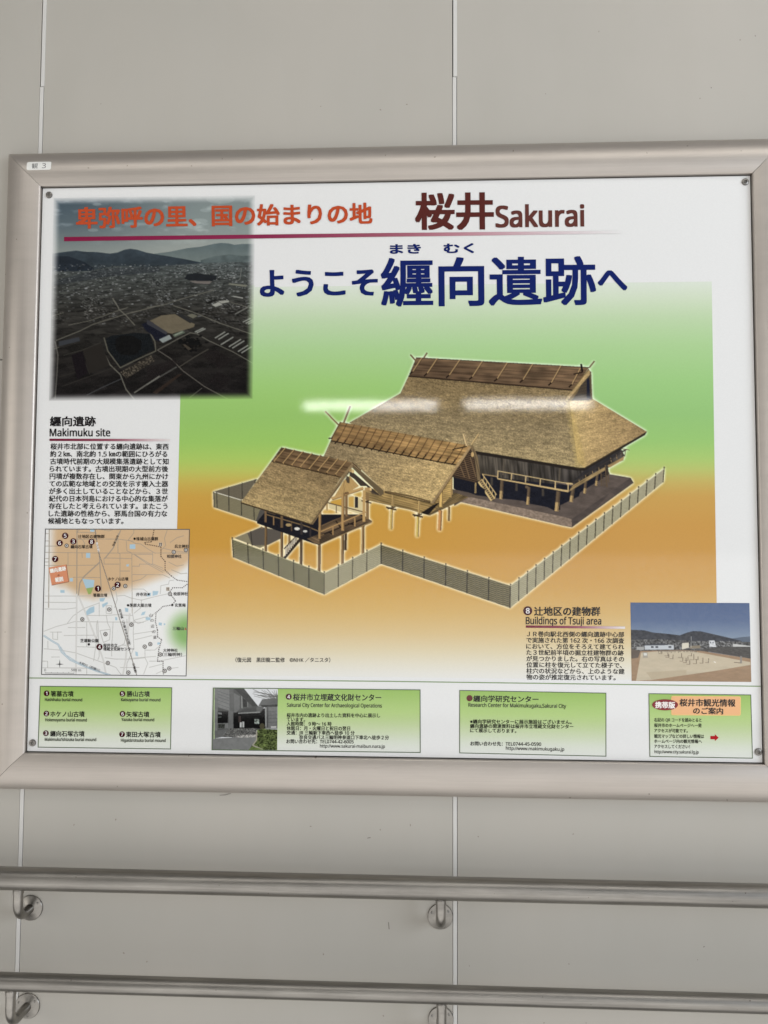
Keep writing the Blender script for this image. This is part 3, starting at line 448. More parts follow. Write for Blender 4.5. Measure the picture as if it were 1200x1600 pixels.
# ---- map of the site
MQ = [(70.4, 826.1), (296.6, 826.5), (291.4, 1056.8), (64.3, 1054.4)]
def sitemap():
    c = Canvas(MQ, 1.6, 3)
    m = zc(60, 820, 4.615); n1 = zc(60, 820, 9.23); n2 = zc(180, 820, 9.23); n3 = zc(60, 935, 9.23); n4 = zc(180, 935, 9.23)
    def ground(X, Y):
        W = np.array([222., 222, 220])+0*X[..., None]
        x, y = (X-60)*4.615, (Y-820)*4.615
        # sandy area of the settlement
        e = np.minimum(np.minimum(sm(60, 150, x), 1), sm(0, 1, 1+0*x)); low = np.interp(x, [60, 200, 300, 400, 480, 600, 800, 1000, 1100], [400, 440, 500, 520, 500, 470, 400, 330, 260])
        k = e*sm(60, -40, y-low); s = np.array([200., 170, 134])
        W = W*(1-k[..., None])+s*k[..., None]
        g = sm(1.15, .25, np.sqrt(((x-1075)/165)**2+((y-770)/175)**2))
        return W*(1-g[..., None])+np.array([126., 168, 96])*g[..., None]
    c.all(ground)
    R = (152, 142, 128); R2 = (176, 174, 170)
    def r(P, w=.9, col=R2): c.line(P, w, col, .95)
    up = lambda P, w=.8: r(P, w, R)
    for P in (m((80, 35), (75, 600)), m((280, 35), (278, 500)), m((440, 200), (455, 480))): up(P, 1.4)
    for P in (m((50, 200), (160, 202), (440, 205), (820, 205)), m((50, 155), (160, 155)), m((280, 105), (580, 105), (690, 120)), m((50, 295), (230, 295), (430, 292)), m((215, 200), (215, 295)), m((315, 200), (318, 240)), m((575, 60), (575, 205), (590, 210), (590, 390)), m((475, 240), (675, 245)), m((475, 285), (585, 285)), m((475, 240), (475, 285)), m((635, 120), (640, 190), (675, 205), (678, 640)), m((690, 35), (690, 60), (650, 110), (700, 135), (740, 140), (790, 175), (840, 205), (1080, 205)), m((675, 215), (825, 215)), m((825, 200), (825, 285)), m((678, 300), (730, 300), (730, 285), (830, 285), (900, 315)), m((690, 212), (800, 280), (910, 335)), m((695, 218), (790, 285), (900, 345)), m((590, 335), (660, 335)), m((450, 382), (330, 380), (250, 380)), m((680, 360), (900, 362), (950, 385)), m((680, 410), (740, 395), (780, 365)), m((930, 40), (910, 100), (920, 150), (890, 180)), m((950, 130), (1000, 95), (1050, 80)), m((900, 170), (980, 190), (1075, 200)), m((940, 270), (1000, 300), (1050, 290)), m((960, 325), (1030, 355), (1075, 350)), m((450, 35), (510, 45), (560, 30)), m((50, 118), (80, 118)), m((50, 65), (80, 65)), m((50, 245), (80, 245)), m((50, 270), (80, 270)), m((300, 35), (280, 55), (420, 60)), m((320, 110), (335, 135), (330, 165))): up(P)
    up(m((595, 40), (540, 170), (480, 245)), 1.6); up(m((445, 270), (330, 375), (300, 420), (290, 510)), 1.8)
    for P in (m((50, 515), (280, 515), (380, 515)), m((45, 560), (275, 562)), m((45, 608), (200, 610), (275, 600)), m((40, 770), (130, 735), (210, 715), (260, 700), (760, 705)), m((210, 712), (250, 660), (330, 605), (440, 565)), m((185, 800), (405, 797)), m((215, 742), (340, 742)), m((85, 775), (170, 775)), m((105, 775), (105, 825), (140, 830)), m((140, 775), (140, 830)), m((350, 705), (350, 880)), m((280, 880), (420, 885)), m((430, 700), (440, 950), (430, 975)), m((40, 895), (160, 905), (270, 925), (480, 1000), (560, 1030), (600, 1085)), m((70, 840), (70, 895)), m((30, 985), (68, 985), (68, 1030)), m((30, 1032), (350, 1035), (350, 1080)), m((95, 955), (155, 955)), m((350, 655), (490, 655), (560, 650), (680, 655)), m((440, 560), (440, 660)), m((490, 585), (530, 585), (530, 640), (490, 640), (490, 585)), m((445, 765), (520, 755), (515, 830), (470, 850), (445, 765)), m((540, 700), (535, 800), (530, 880), (530, 950)), m((490, 650), (500, 710), (520, 750)), m((560, 480), (570, 540), (550, 600)), m((570, 515), (620, 510), (670, 530), (745, 545), (840, 520), (930, 500)), m((680, 465), (760, 465), (790, 490)), m((880, 500), (885, 440), (940, 430), (945, 405), (980, 400)), m((680, 640), (690, 700), (685, 780), (690, 890), (640, 1000), (635, 1080)), m((690, 690), (720, 715), (790, 690), (850, 630)), m((690, 690), (760, 670), (790, 665)), m((685, 790), (850, 765)), m((695, 830), (760, 815), (820, 800)), m((770, 875), (770, 960)), m((770, 905), (840, 905), (870, 880)), m((660, 965), (850, 950)), m((480, 960), (560, 970), (680, 970), (770, 960)), m((770, 960), (790, 1000), (760, 1080)), m((800, 985), (870, 985), (1065, 945)), m((800, 1030), (900, 1005), (900, 990)), m((850, 1075), (930, 1040), (1010, 1030)), m((745, 540), (740, 600), (690, 640)), m((730, 1030), (640, 1030), (590, 1030)), m((640, 680), (640, 760), (620, 860), (580, 880)), m((540, 890), (600, 870), (640, 870)), m((400, 985), (425, 800), (420, 720), (430, 690))): r(P)
    for P in (m((290, 515), (360, 680), (420, 830), (470, 980), (490, 1085)), m((278, 500), (272, 1080)), m((660, 640), (630, 980), (610, 1085))): r(P, 2.2, (190, 188, 184)); r(P, 1.0, (214, 213, 210))
    for P, w in ((m((40, 800), (100, 840), (145, 865), (170, 920), (230, 975), (330, 1020), (420, 1055), (520, 1085)), 2.6), (m((160, 880), (200, 940), (280, 990), (380, 1040), (500, 1080)), 1.2)): c.line(P, w, (150, 168, 180)); c.line(P, w*.5, (196, 208, 214))
    B = (164, 190, 204)
    for P in (m((318, 390), (405, 400), (400, 455), (345, 460)), m((345, 205), (375, 205), (375, 240), (345, 240)), m((660, 142), (700, 142), (700, 175), (660, 175)), m((375, 35), (405, 35), (405, 52), (375, 52)), m((228, 385), (250, 385), (250, 410), (228, 410)), m((160, 472), (190, 472), (190, 492), (160, 492)), m((442, 530), (485, 528), (470, 555), (445, 555)), m((500, 558), (503, 570), (465, 600), (460, 575)), m((405, 588), (405, 630), (350, 655), (345, 625), (370, 600)), m((825, 478), (868, 480), (860, 505), (825, 515)), m((785, 495), (815, 490), (810, 515), (785, 520)), m((625, 600), (650, 605), (648, 630), (628, 628)), m((775, 625), (765, 650), (740, 655), (750, 632)), m((775, 668), (810, 668), (808, 690), (775, 688)), m((555, 665), (570, 670), (570, 690), (555, 690)), m((870, 705), (893, 708), (890, 728), (868, 725)), m((905, 710), (918, 715), (915, 725), (905, 725)), m((860, 850), (880, 848), (876, 865), (858, 865)), m((700, 915), (718, 920), (720, 950), (702, 945)), m((635, 288), (655, 285), (652, 302), (637, 302))): c.poly(P, B)
    c.poly(m((345, 460), (400, 450), (380, 500), (362, 503)), (146, 166, 98))
    c.line(m((410, 35), (435, 200), (500, 400), (590, 690), (650, 880), (710, 1085)), 1.2, (84, 78, 72)); c.line(m((410, 35), (435, 200), (500, 400), (590, 690), (650, 880), (710, 1085)), .7, (206, 200, 192), dash=(2.4, 1.1))
    for P in (m((835, 40), (825, 90), (815, 125), (770, 128), (770, 140), (880, 160)), m((885, 160), (885, 230), (915, 265), (915, 330), (960, 370), (1000, 400), (1080, 412)), m((1075, 430), (1040, 455), (970, 455), (945, 490), (990, 550), (965, 580), (900, 590), (850, 635), (845, 700), (860, 760), (860, 810), (890, 830), (870, 900), (860, 985), (900, 985), (900, 1060), (905, 1085))): c.line(P, 1.5, (44, 36, 34), dash=(2.9, 1.5))
    c.poly(n1((150, 620), (405, 575), (440, 825), (195, 875)), (206, 138, 104)); c.line(n1((405, 575), (440, 825), (195, 875)), .8, (120, 72, 56))
    for x, y in ((205, 152), (628, 443), (545, 460), (512, 612), (318, 683), (485, 790), (672, 722), (768, 880), (808, 862), (502, 998), (650, 1067), (912, 1055), (945, 1037), (880, 937), (950, 500), (978, 198), (1065, 183)):
        X, Y = m((x, y))[0]; c.disc(X, Y, 3.3, (60, 56, 54)); c.disc(X, Y, 2.2, (208, 206, 202)); c.disc(X, Y, 1.1, (70, 66, 64))
    for x, y in ((882, 143), (935, 465)):
        X, Y = m((x, y))[0]; c.poly([(X-2.8, Y-3), (X+2.8, Y-3), (X+2.8, Y+3), (X-2.8, Y+3)], (198, 186, 170)); c.disc(X-1.2, Y-1.6, .9, (60, 54, 52)); c.disc(X+1.2, Y-1.6, .9, (60, 54, 52)); c.line([(X-1.2, Y-.6), (X-1.2, Y+2.4)], 1.2, (60, 54, 52)); c.line([(X+1.2, Y-.6), (X+1.2, Y+2.4)], 1.2, (60, 54, 52))
    for x, y in ((695, 102), (796, 502), (648, 582), (966, 580), (365, 863)): c.disc(*m((x, y))[0], 1.9, (26, 22, 22))
    c.poly(m((1053, 760), (1062, 738), (1072, 760)), (150, 92, 70))
    X, Y = m((155, 1007))[0]
    for dx, dy in ((0, -7.5), (0, 6), (6.5, 0), (-6.5, 0)): c.poly([(X+dx, Y+dy), (X-dy*.14, Y+dx*.14), (X+dy*.14, Y-dx*.14)], (70, 70, 70))
    c.line(m((50, 1070), (258, 1072)), .8, (90, 90, 90))
    for x in (50, 95, 140, 180, 220, 258): c.line(m((x, 1065), (x, 1072)), .6, (90, 90, 90))
    rgb, a = c.down(); return c, rgb, a > 0
# ------------------------------------------------------------------ colour view
S.view_settings.view_transform = 'Standard'; S.view_settings.look = 'None'; S.view_settings.exposure = 0.04; S.view_settings.gamma = 1.0
S.view_settings.use_curve_mapping = False

def ray(px, py, y):
    """point of the plane y seen at a pixel of the 1200 x 1600 photograph (world coordinates)"""
    a, b = (px-600)/FPX, (py-800)/FPX
    d = [R_CV[0][k]*a+R_CV[1][k]*b+R_CV[2][k] for k in range(3)]
    t = (y-CAM[1])/d[1]
    return Vector((CAM[0]+t*d[0], y, CAM[2]+t*d[2]))
def rays(X, Y, y):
    a, b = (X-600)/FPX, (Y-800)/FPX; d = [R_CV[0][k]*a+R_CV[1][k]*b+R_CV[2][k] for k in range(3)]
    t = (y-CAM[1])/d[1]
    return np.stack([CAM[0]+t*d[0], np.full(X.shape, float(y)), CAM[2]+t*d[2]], -1)
# two rows of tubes across the ceiling behind the viewer, where the glossy board mirrors them
def tube(px0, px1, py, depth):
    ends = []
    for px in (px0, px1):
        p = ray(px, py, 0); d = p-Vector(CAM); d.y = -d.y; ends.append(p+d*(depth/-d.y))
    m = (ends[0]+ends[1])/2; L = (ends[1]-ends[0]).length
    o = area('tube_lamp', m, (m.x, m.y+1, m.z-1), L, .042, TUBE_RAD, (1.0, .98, .93)); return o
tube(476, 682, 633.5, 4.6); tube(727, 925, 631.5, 4.6)

# ------------------------------------------------------------------ materials
def mat(name, base, rough=.5, metal=0.0, spec=.5):
    m = bpy.data.materials.new(name); m.use_nodes = True; b = m.node_tree.nodes['Principled BSDF']
    b.inputs['Base Color'].default_value = (*base, 1); b.inputs['Roughness'].default_value = rough
    b.inputs['Metallic'].default_value = metal; b.inputs['Specular IOR Level'].default_value = spec
    return m, m.node_tree, b
def node(nt, t, **kw):
    n = nt.nodes.new(t)
    for k, v in kw.items():
        if k in n.inputs: n.inputs[k].default_value = v
        else: setattr(n, k, v)
    return n
def coords(nt, scale):
    tc = node(nt, 'ShaderNodeTexCoord'); mp = node(nt, 'ShaderNodeMapping'); mp.inputs['Scale'].default_value = scale
    nt.links.new(tc.outputs['Object'], mp.inputs['Vector']); return mp.outputs['Vector']
def noise(nt, vec, scale, detail=3.0, rough=.5):
    n = node(nt, 'ShaderNodeTexNoise'); n.inputs['Scale'].default_value = scale; n.inputs['Detail'].default_value = detail; n.inputs['Roughness'].default_value = rough
    nt.links.new(vec, n.inputs['Vector']); return n.outputs['Fac']
def ramp(nt, fac, a, b, ca, cb):
    n = node(nt, 'ShaderNodeValToRGB'); e = n.color_ramp.elements
    e[0].position = a; e[1].position = b; e[0].color = (*ca, 1) if len(ca) == 3 else ca; e[1].color = (*cb, 1) if len(cb) == 3 else cb
    nt.links.new(fac, n.inputs['Fac']); return n.outputs['Color']
def specks(nt, scale, lo, hi, dark, keep):
    """sparse dirt specks laid out in the plane of the wall"""
    sp = node(nt, 'ShaderNodeSeparateXYZ'); cb = node(nt, 'ShaderNodeCombineXYZ'); nt.links.new(coords(nt, (1, 1, 1)), sp.inputs['Vector'])
    nt.links.new(sp.outputs['X'], cb.inputs['X']); nt.links.new(sp.outputs['Z'], cb.inputs['Y'])
    n = node(nt, 'ShaderNodeTexNoise'); n.inputs['Scale'].default_value = 60; nt.links.new(cb.outputs['Vector'], n.inputs['Vector'])
    vm = node(nt, 'ShaderNodeVectorMath', operation='MULTIPLY_ADD'); vm.inputs[1].default_value = (.012, .012, 0); nt.links.new(n.outputs['Color'], vm.inputs[0]); nt.links.new(cb.outputs['Vector'], vm.inputs[2])
    vo = node(nt, 'ShaderNodeTexVoronoi', voronoi_dimensions='2D'); vo.inputs['Scale'].default_value = scale; nt.links.new(vm.outputs['Vector'], vo.inputs['Vector'])
    sc = node(nt, 'ShaderNodeSeparateColor'); nt.links.new(vo.outputs['Color'], sc.inputs['Color'])
    gt = node(nt, 'ShaderNodeMath', operation='GREATER_THAN'); gt.inputs[1].default_value = keep; nt.links.new(sc.outputs['Green'], gt.inputs[0])
    ad = node(nt, 'ShaderNodeMath', operation='ADD'); nt.links.new(vo.outputs['Distance'], ad.inputs[0]); nt.links.new(gt.outputs['Value'], ad.inputs[1])
    return ramp(nt, ad.outputs['Value'], lo, hi, dark, (1, 1, 1))
def mul(nt, a, b, f=1.0):
    n = node(nt, 'ShaderNodeMix', data_type='RGBA', blend_type='MULTIPLY'); n.inputs[0].default_value = f
    nt.links.new(a, n.inputs[6]); nt.links.new(b, n.inputs[7]); return n.outputs[2]
def bump(nt, b, h, strength, dist):
    n = node(nt, 'ShaderNodeBump'); n.inputs['Strength'].default_value = strength; n.inputs['Distance'].default_value = dist
    nt.links.new(h, n.inputs['Height']); nt.links.new(n.outputs['Normal'], b.inputs['Normal'])

# printed film: colour from the picture, fine sparkle in the gloss
M_PRINT, nt, b = mat('printed_film', (.7, .7, .7), FILM_ROUGH, 0, .45)
at = node(nt, 'ShaderNodeAttribute', attribute_name='Col'); nt.links.new(at.outputs['Color'], b.inputs['Base Color'])
bump(nt, b, noise(nt, coords(nt, (1, 1, 1)), FILM_SCALE, 1.0), FILM_BUMP, .001)
vo = node(nt, 'ShaderNodeTexVoronoi'); vo.inputs['Scale'].default_value = 520; nt.links.new(coords(nt, (1, 1, 1)), vo.inputs['Vector'])
sx = node(nt, 'ShaderNodeSeparateColor'); nt.links.new(vo.outputs['Color'], sx.inputs['Color'])
mr = node(nt, 'ShaderNodeMapRange'); mr.inputs['To Min'].default_value = FILM_SPEC[0]; mr.inputs['To Max'].default_value = FILM_SPEC[1]
nt.links.new(sx.outputs['Red'], mr.inputs['Value']); nt.links.new(mr.outputs['Result'], b.inputs['Specular IOR Level'])
# painted steel wall
def painted(name, col, seed):
    m, nt, b = mat(name, col, .5, 0, .4)
    v = coords(nt, (1, 1, 1)); n1 = noise(nt, v, 2.2+seed*.1, 4); c1 = ramp(nt, n1, .35, .7, (col[0]*.955, col[1]*.96, col[2]*.96), (col[0]*1.03, col[1]*1.022, col[2]*1.02))
    n2 = noise(nt, coords(nt, (1, 1, .25)), 9, 5, .6); c2 = ramp(nt, n2, .3, .75, (.97, .965, .955), (1.0, 1.0, 1.0))
    c3 = specks(nt, 9.0, .006, .014, (.58, .54, .5), .3)
    c = mul(nt, mul(nt, c1, c2), c3); nt.links.new(c, b.inputs['Base Color'])
    n3 = noise(nt, v, 6, 4); rr = node(nt, 'ShaderNodeMapRange'); rr.inputs['To Min'].default_value = .46; rr.inputs['To Max'].default_value = .62
    nt.links.new(n3, rr.inputs['Value']); nt.links.new(rr.outputs['Result'], b.inputs['Roughness'])
    bump(nt, b, noise(nt, v, 900, 2), .03, .001)
    return m
M_WALL = painted('painted_steel_panel', WALL_COL, 1); M_STRIP = painted('painted_joint_strip', STRIP_COL, 2)
M_DARK, nt, b = mat('dark_gap', (.035, .033, .03), .8)
# anodised frame, brushed along its length
def brushed(name, col, rough, scale, metal=1.0, amt=.12, spots=0, bs=.12, smudge=.08):
    m, nt, b = mat(name, col, rough, metal)
    n = noise(nt, coords(nt, scale), 1, 4, .6); c = ramp(nt, n, .3, .75, tuple(x*(1-amt) for x in col), tuple(min(1, x*(1+amt)) for x in col))
    if spots:
        c = mul(nt, c, specks(nt, spots, .010, .022, (.5, .46, .43), .4))
    c = mul(nt, c, ramp(nt, noise(nt, coords(nt, (7, 40, 40)), 1, 5, .65), .32, .72, (1-smudge,)*3, (1, 1, 1)))
    nt.links.new(c, b.inputs['Base Color'])
    rr = node(nt, 'ShaderNodeMapRange'); rr.inputs['To Min'].default_value = rough*.85; rr.inputs['To Max'].default_value = rough*1.2
    nt.links.new(noise(nt, coords(nt, (5, 5, 5)), 1, 3), rr.inputs['Value']); nt.links.new(rr.outputs['Result'], b.inputs['Roughness'])
    bump(nt, b, n, bs, .0004); return m
M_FRH = brushed('anodised_frame_level', FRAME_COL, FRAME_ROUGH, (3, 900, 900), FRAME_METAL, .05, 14, .1)
M_FRV = brushed('anodised_frame_upright', FRAME_COL, FRAME_ROUGH, (900, 900, 3), FRAME_METAL, .04, 14, .06)
M_RAIL = brushed('brushed_stainless', RAIL_COL, RAIL_ROUGH, (6, 260, 260), 1.0, .16, 24, .25, .3)
M_BRK = brushed('stainless_bracket', RAIL_COL, .3, (40, 40, 40), 1.0, .2, 60, .2, .3)
M_SCREW = brushed('screw_steel', (.24, .23, .215), .35, (300, 300, 300), 1.0, .2)

# ------------------------------------------------------------------ object helpers
ROOTLOC = {}
def thing(name, label, cat, loc, group=None):
    o = bpy.data.objects.new(name, None); o.empty_display_size = .05; COL.objects.link(o); o.location = loc
    o['label'] = label; o['category'] = cat
    if group: o['group'] = group
    ROOTLOC[o] = Vector(loc); return o
def rootof(o):
    while o.parent: o = o.parent
    return o
def obj(name, verts, faces, mats, parent, fm=None, cols=None, smooth=False):
    off = np.array(ROOTLOC[rootof(parent)]); me = bpy.data.meshes.new(name)
    V = np.asarray(verts, np.float32).reshape(-1, 3)-off.astype(np.float32)
    if isinstance(faces, np.ndarray):
        n = len(faces); me.vertices.add(len(V)); me.vertices.foreach_set('co', V.ravel())
        me.loops.add(n*4); me.loops.foreach_set('vertex_index', faces.astype(np.int32).ravel())
        me.polygons.add(n); me.polygons.foreach_set('loop_start', np.arange(n, dtype=np.int32)*4); me.update(calc_edges=True)
    else:
        me.from_pydata([tuple(map(float, v)) for v in V], [], [tuple(f) for f in faces]); me.update()
    for m in (mats if isinstance(mats, (list, tuple)) else [mats]): me.materials.append(m)
    if fm is not None: me.polygons.foreach_set('material_index', np.asarray(fm, np.int32))
    if smooth: me.polygons.foreach_set('use_smooth', np.ones(len(me.polygons), bool))
    if cols is not None:
        at = me.color_attributes.new('Col', 'FLOAT_COLOR', 'POINT'); c = np.ones((len(V), 4), np.float32); c[:, :3] = cols; at.data.foreach_set('color', c.ravel())
    o = bpy.data.objects.new(name, me); COL.objects.link(o); o.parent = parent; return o
class MB:
    def __init__(s): s.v = []; s.f = []; s.m = []
    def add(s, v, f, m=0):
        n = len(s.v); s.v += [tuple(x) for x in v]; s.f += [tuple(i+n for i in q) for q in f]; s.m += [m]*len(f); return s
    def box(s, x0, x1, y0, y1, z0, z1, m=0, bev=0.0):
        bm = bmesh.new(); bmesh.ops.create_cube(bm, size=1, matrix=Matrix.Translation(((x0+x1)/2, (y0+y1)/2, (z0+z1)/2)) @ Matrix.Diagonal((x1-x0, y1-y0, z1-z0, 1)))
        if bev: bmesh.ops.bevel(bm, geom=bm.edges[:], offset=bev, segments=2, affect='EDGES', profile=.6)
        bm.verts.ensure_lookup_table(); s.add([v.co[:] for v in bm.verts], [[v.index for v in f.verts] for f in bm.faces], m); bm.free(); return s
    def tube(s, pts, r, n=24, m=0, cap=True):
        pts = [Vector(p) for p in pts]; rings = []; up = Vector((.31, .22, .93))
        for i, p in enumerate(pts):
            t = (pts[min(i+1, len(pts)-1)]-pts[max(i-1, 0)]).normalized()
            a = up.cross(t).normalized(); bb = t.cross(a); up = bb if False else up
            rings.append([p+r*(math.cos(2*math.pi*k/n)*a+math.sin(2*math.pi*k/n)*bb) for k in range(n)])
        v = [q for g in rings for q in g]; f = [(i*n+k, i*n+(k+1) % n, (i+1)*n+(k+1) % n, (i+1)*n+k) for i in range(len(pts)-1) for k in range(n)]
        if cap: f += [tuple(range(n))[::-1], tuple((len(pts)-1)*n+k for k in range(n))]
        return s.add(v, f, m)
    def lathe(s, c, prof, n=36, m=0):
        """profile of (radius, distance in front of c towards -y)"""
        v = [(c[0]+r*math.cos(2*math.pi*k/n), c[1]-d, c[2]+r*math.sin(2*math.pi*k/n)) for r, d in prof for k in range(n)]
        f = [(i*n+k, (i+1)*n+k, (i+1)*n+(k+1) % n, i*n+(k+1) % n) for i in range(len(prof)-1) for k in range(n)]
        f.append(tuple((len(prof)-1)*n+k for k in range(n))[::-1]); return s.add(v, f, m)
    def build(s, name, mats, parent, smooth=False): return obj(name, s.v, s.f, mats, parent, s.m, None, smooth)
def autosmooth(o, deg=40):
    me = o.data; me.polygons.foreach_set('use_smooth', np.ones(len(me.polygons), bool)); me.set_sharp_from_angle(angle=math.radians(deg))

# ------------------------------------------------------------------ the wall
YW = .015
wall = thing('panel_wall', 'pale grey painted steel panel wall behind the framed board and handrails', 'wall', (0, YW, 0))
MB().box(-1.6, 1.8, YW+.006, YW+.06, -.0, 3.2).build('wall_core', M_DARK, wall)
SEAMS = (-.6642, .1205, .9052); GAP = .0042; edges = [-1.449]+list(SEAMS)+[1.69]
for i in range(4):
    x0 = edges[i]+GAP; x1 = edges[i+1]-GAP
    for z0, z1 in ((.02, Z0+.1985), (Z0+.2001, 3.15)):
        MB().box(x0, x1, YW, YW+.005, z0, z1, 0, .0008).build('wall_panel', M_WALL, wall)
for x in SEAMS:
    for z0, z1, dx in ((.02, Z0+.7252, 0), (Z0+.7262, 3.15, .0012)):
        o = MB().box(x-.0036+dx, x+.0034+dx, YW-.0006, YW+.0055, z0, z1, 0, .0006).build('joint_strip', M_STRIP, wall)

M_SCUFF, nt, b = mat('grey_scuff', (.20, .185, .165), .6)
for pts in ([(343, 1242.5), (352, 1242), (357, 1240.5), (361, 1240)], [(574, 1309.5), (579, 1308.7)], [(607, 1441), (608, 1452)], [(1099, 1480), (1101, 1478.5)], [(1089.5, 1500), (1090.5, 1499.5)], [(733, 1509.5), (734, 1509)], [(1180, 55), (1180.4, 57)], [(1111, 136), (1111.6, 138)]):
    P = [ray(x, y, YW-.00025) for x, y in pts]; v = []; n = len(P)
    for i, q in enumerate(P):
        d = (P[min(i+1, n-1)]-P[max(i-1, 0)]).normalized(); wd = .0007*(.4+math.sin(math.pi*(i+.6)/(n+.2))); v += [q+Vector((-d.z, 0, d.x))*wd, q-Vector((-d.z, 0, d.x))*wd]
    obj('scuff_mark', v, [(2*i, 2*i+1, 2*i+3, 2*i+2) for i in range(n-1)], M_SCUFF, wall)

# ------------------------------------------------------------------ the framed board
W2, H2 = .65, .52
board = thing('information_board', 'framed tourist information board with an illustration of thatched raised buildings, on the panel wall', 'sign', (0, YW, Z0-.59))
FW = .0655; LIP = .0022
def profile():
    """(distance outwards from the inner edge, forward depth): lip, bulging face, outer edge back to the wall"""
    P = [(0, -.002), (0, .0064), (.0016, .0084), (.0026, .0089)]
    a0, a1 = math.radians(-26), math.radians(38); w = FW-.0026-.0012; k = w/(math.sin(a1)-math.sin(a0))
    for i in range(1, 19):
        a = a0+(a1-a0)*i/18; P.append((.0026+k*(math.sin(a)-math.sin(a0)), .0089+k*(math.cos(a)-math.cos(a0))))
    e = P[-1]; P += [(FW-.0003, e[1]-.0012), (FW, e[1]-.003), (FW, -.0148)]
    return P
PROF = profile()
def frame_depth(s): return float(np.interp(s, [p[0] for p in PROF[3:-2]], [p[1] for p in PROF[3:-2]]))
def frame_side(axis, sign, g=.0004):
    v = []
    for s, d in PROF:
        for e in (-1, 1):
            if axis == 'x': v.append((e*(W2+.0016+s-g), -d, Z0+sign*(H2+.0016+s)))
            else: v.append((sign*(W2+.0016+s), -d, Z0+e*(H2+.0016+s-g)))
    n = len(PROF); f = [(2*i, 2*i+1, 2*i+3, 2*i+2) for i in range(n-1)]+[tuple(2*i for i in range(n)), tuple(2*i+1 for i in range(n))[::-1]]
    o = obj('frame_rail', v, f, M_FRH if axis == 'x' else M_FRV, board)
    bm = bmesh.new(); bm.from_mesh(o.data); bmesh.ops.recalc_face_normals(bm, faces=bm.faces); bm.to_mesh(o.data); bm.free(); autosmooth(o, 30)
for a, sg in (('x', 1), ('x', -1), ('z', 1), ('z', -1)): frame_side(a, sg)
MB().box(-W2-.03, W2+.03, .0065, .0142, Z0-H2-.03, Z0+H2+.03).build('backing', M_DARK, board)

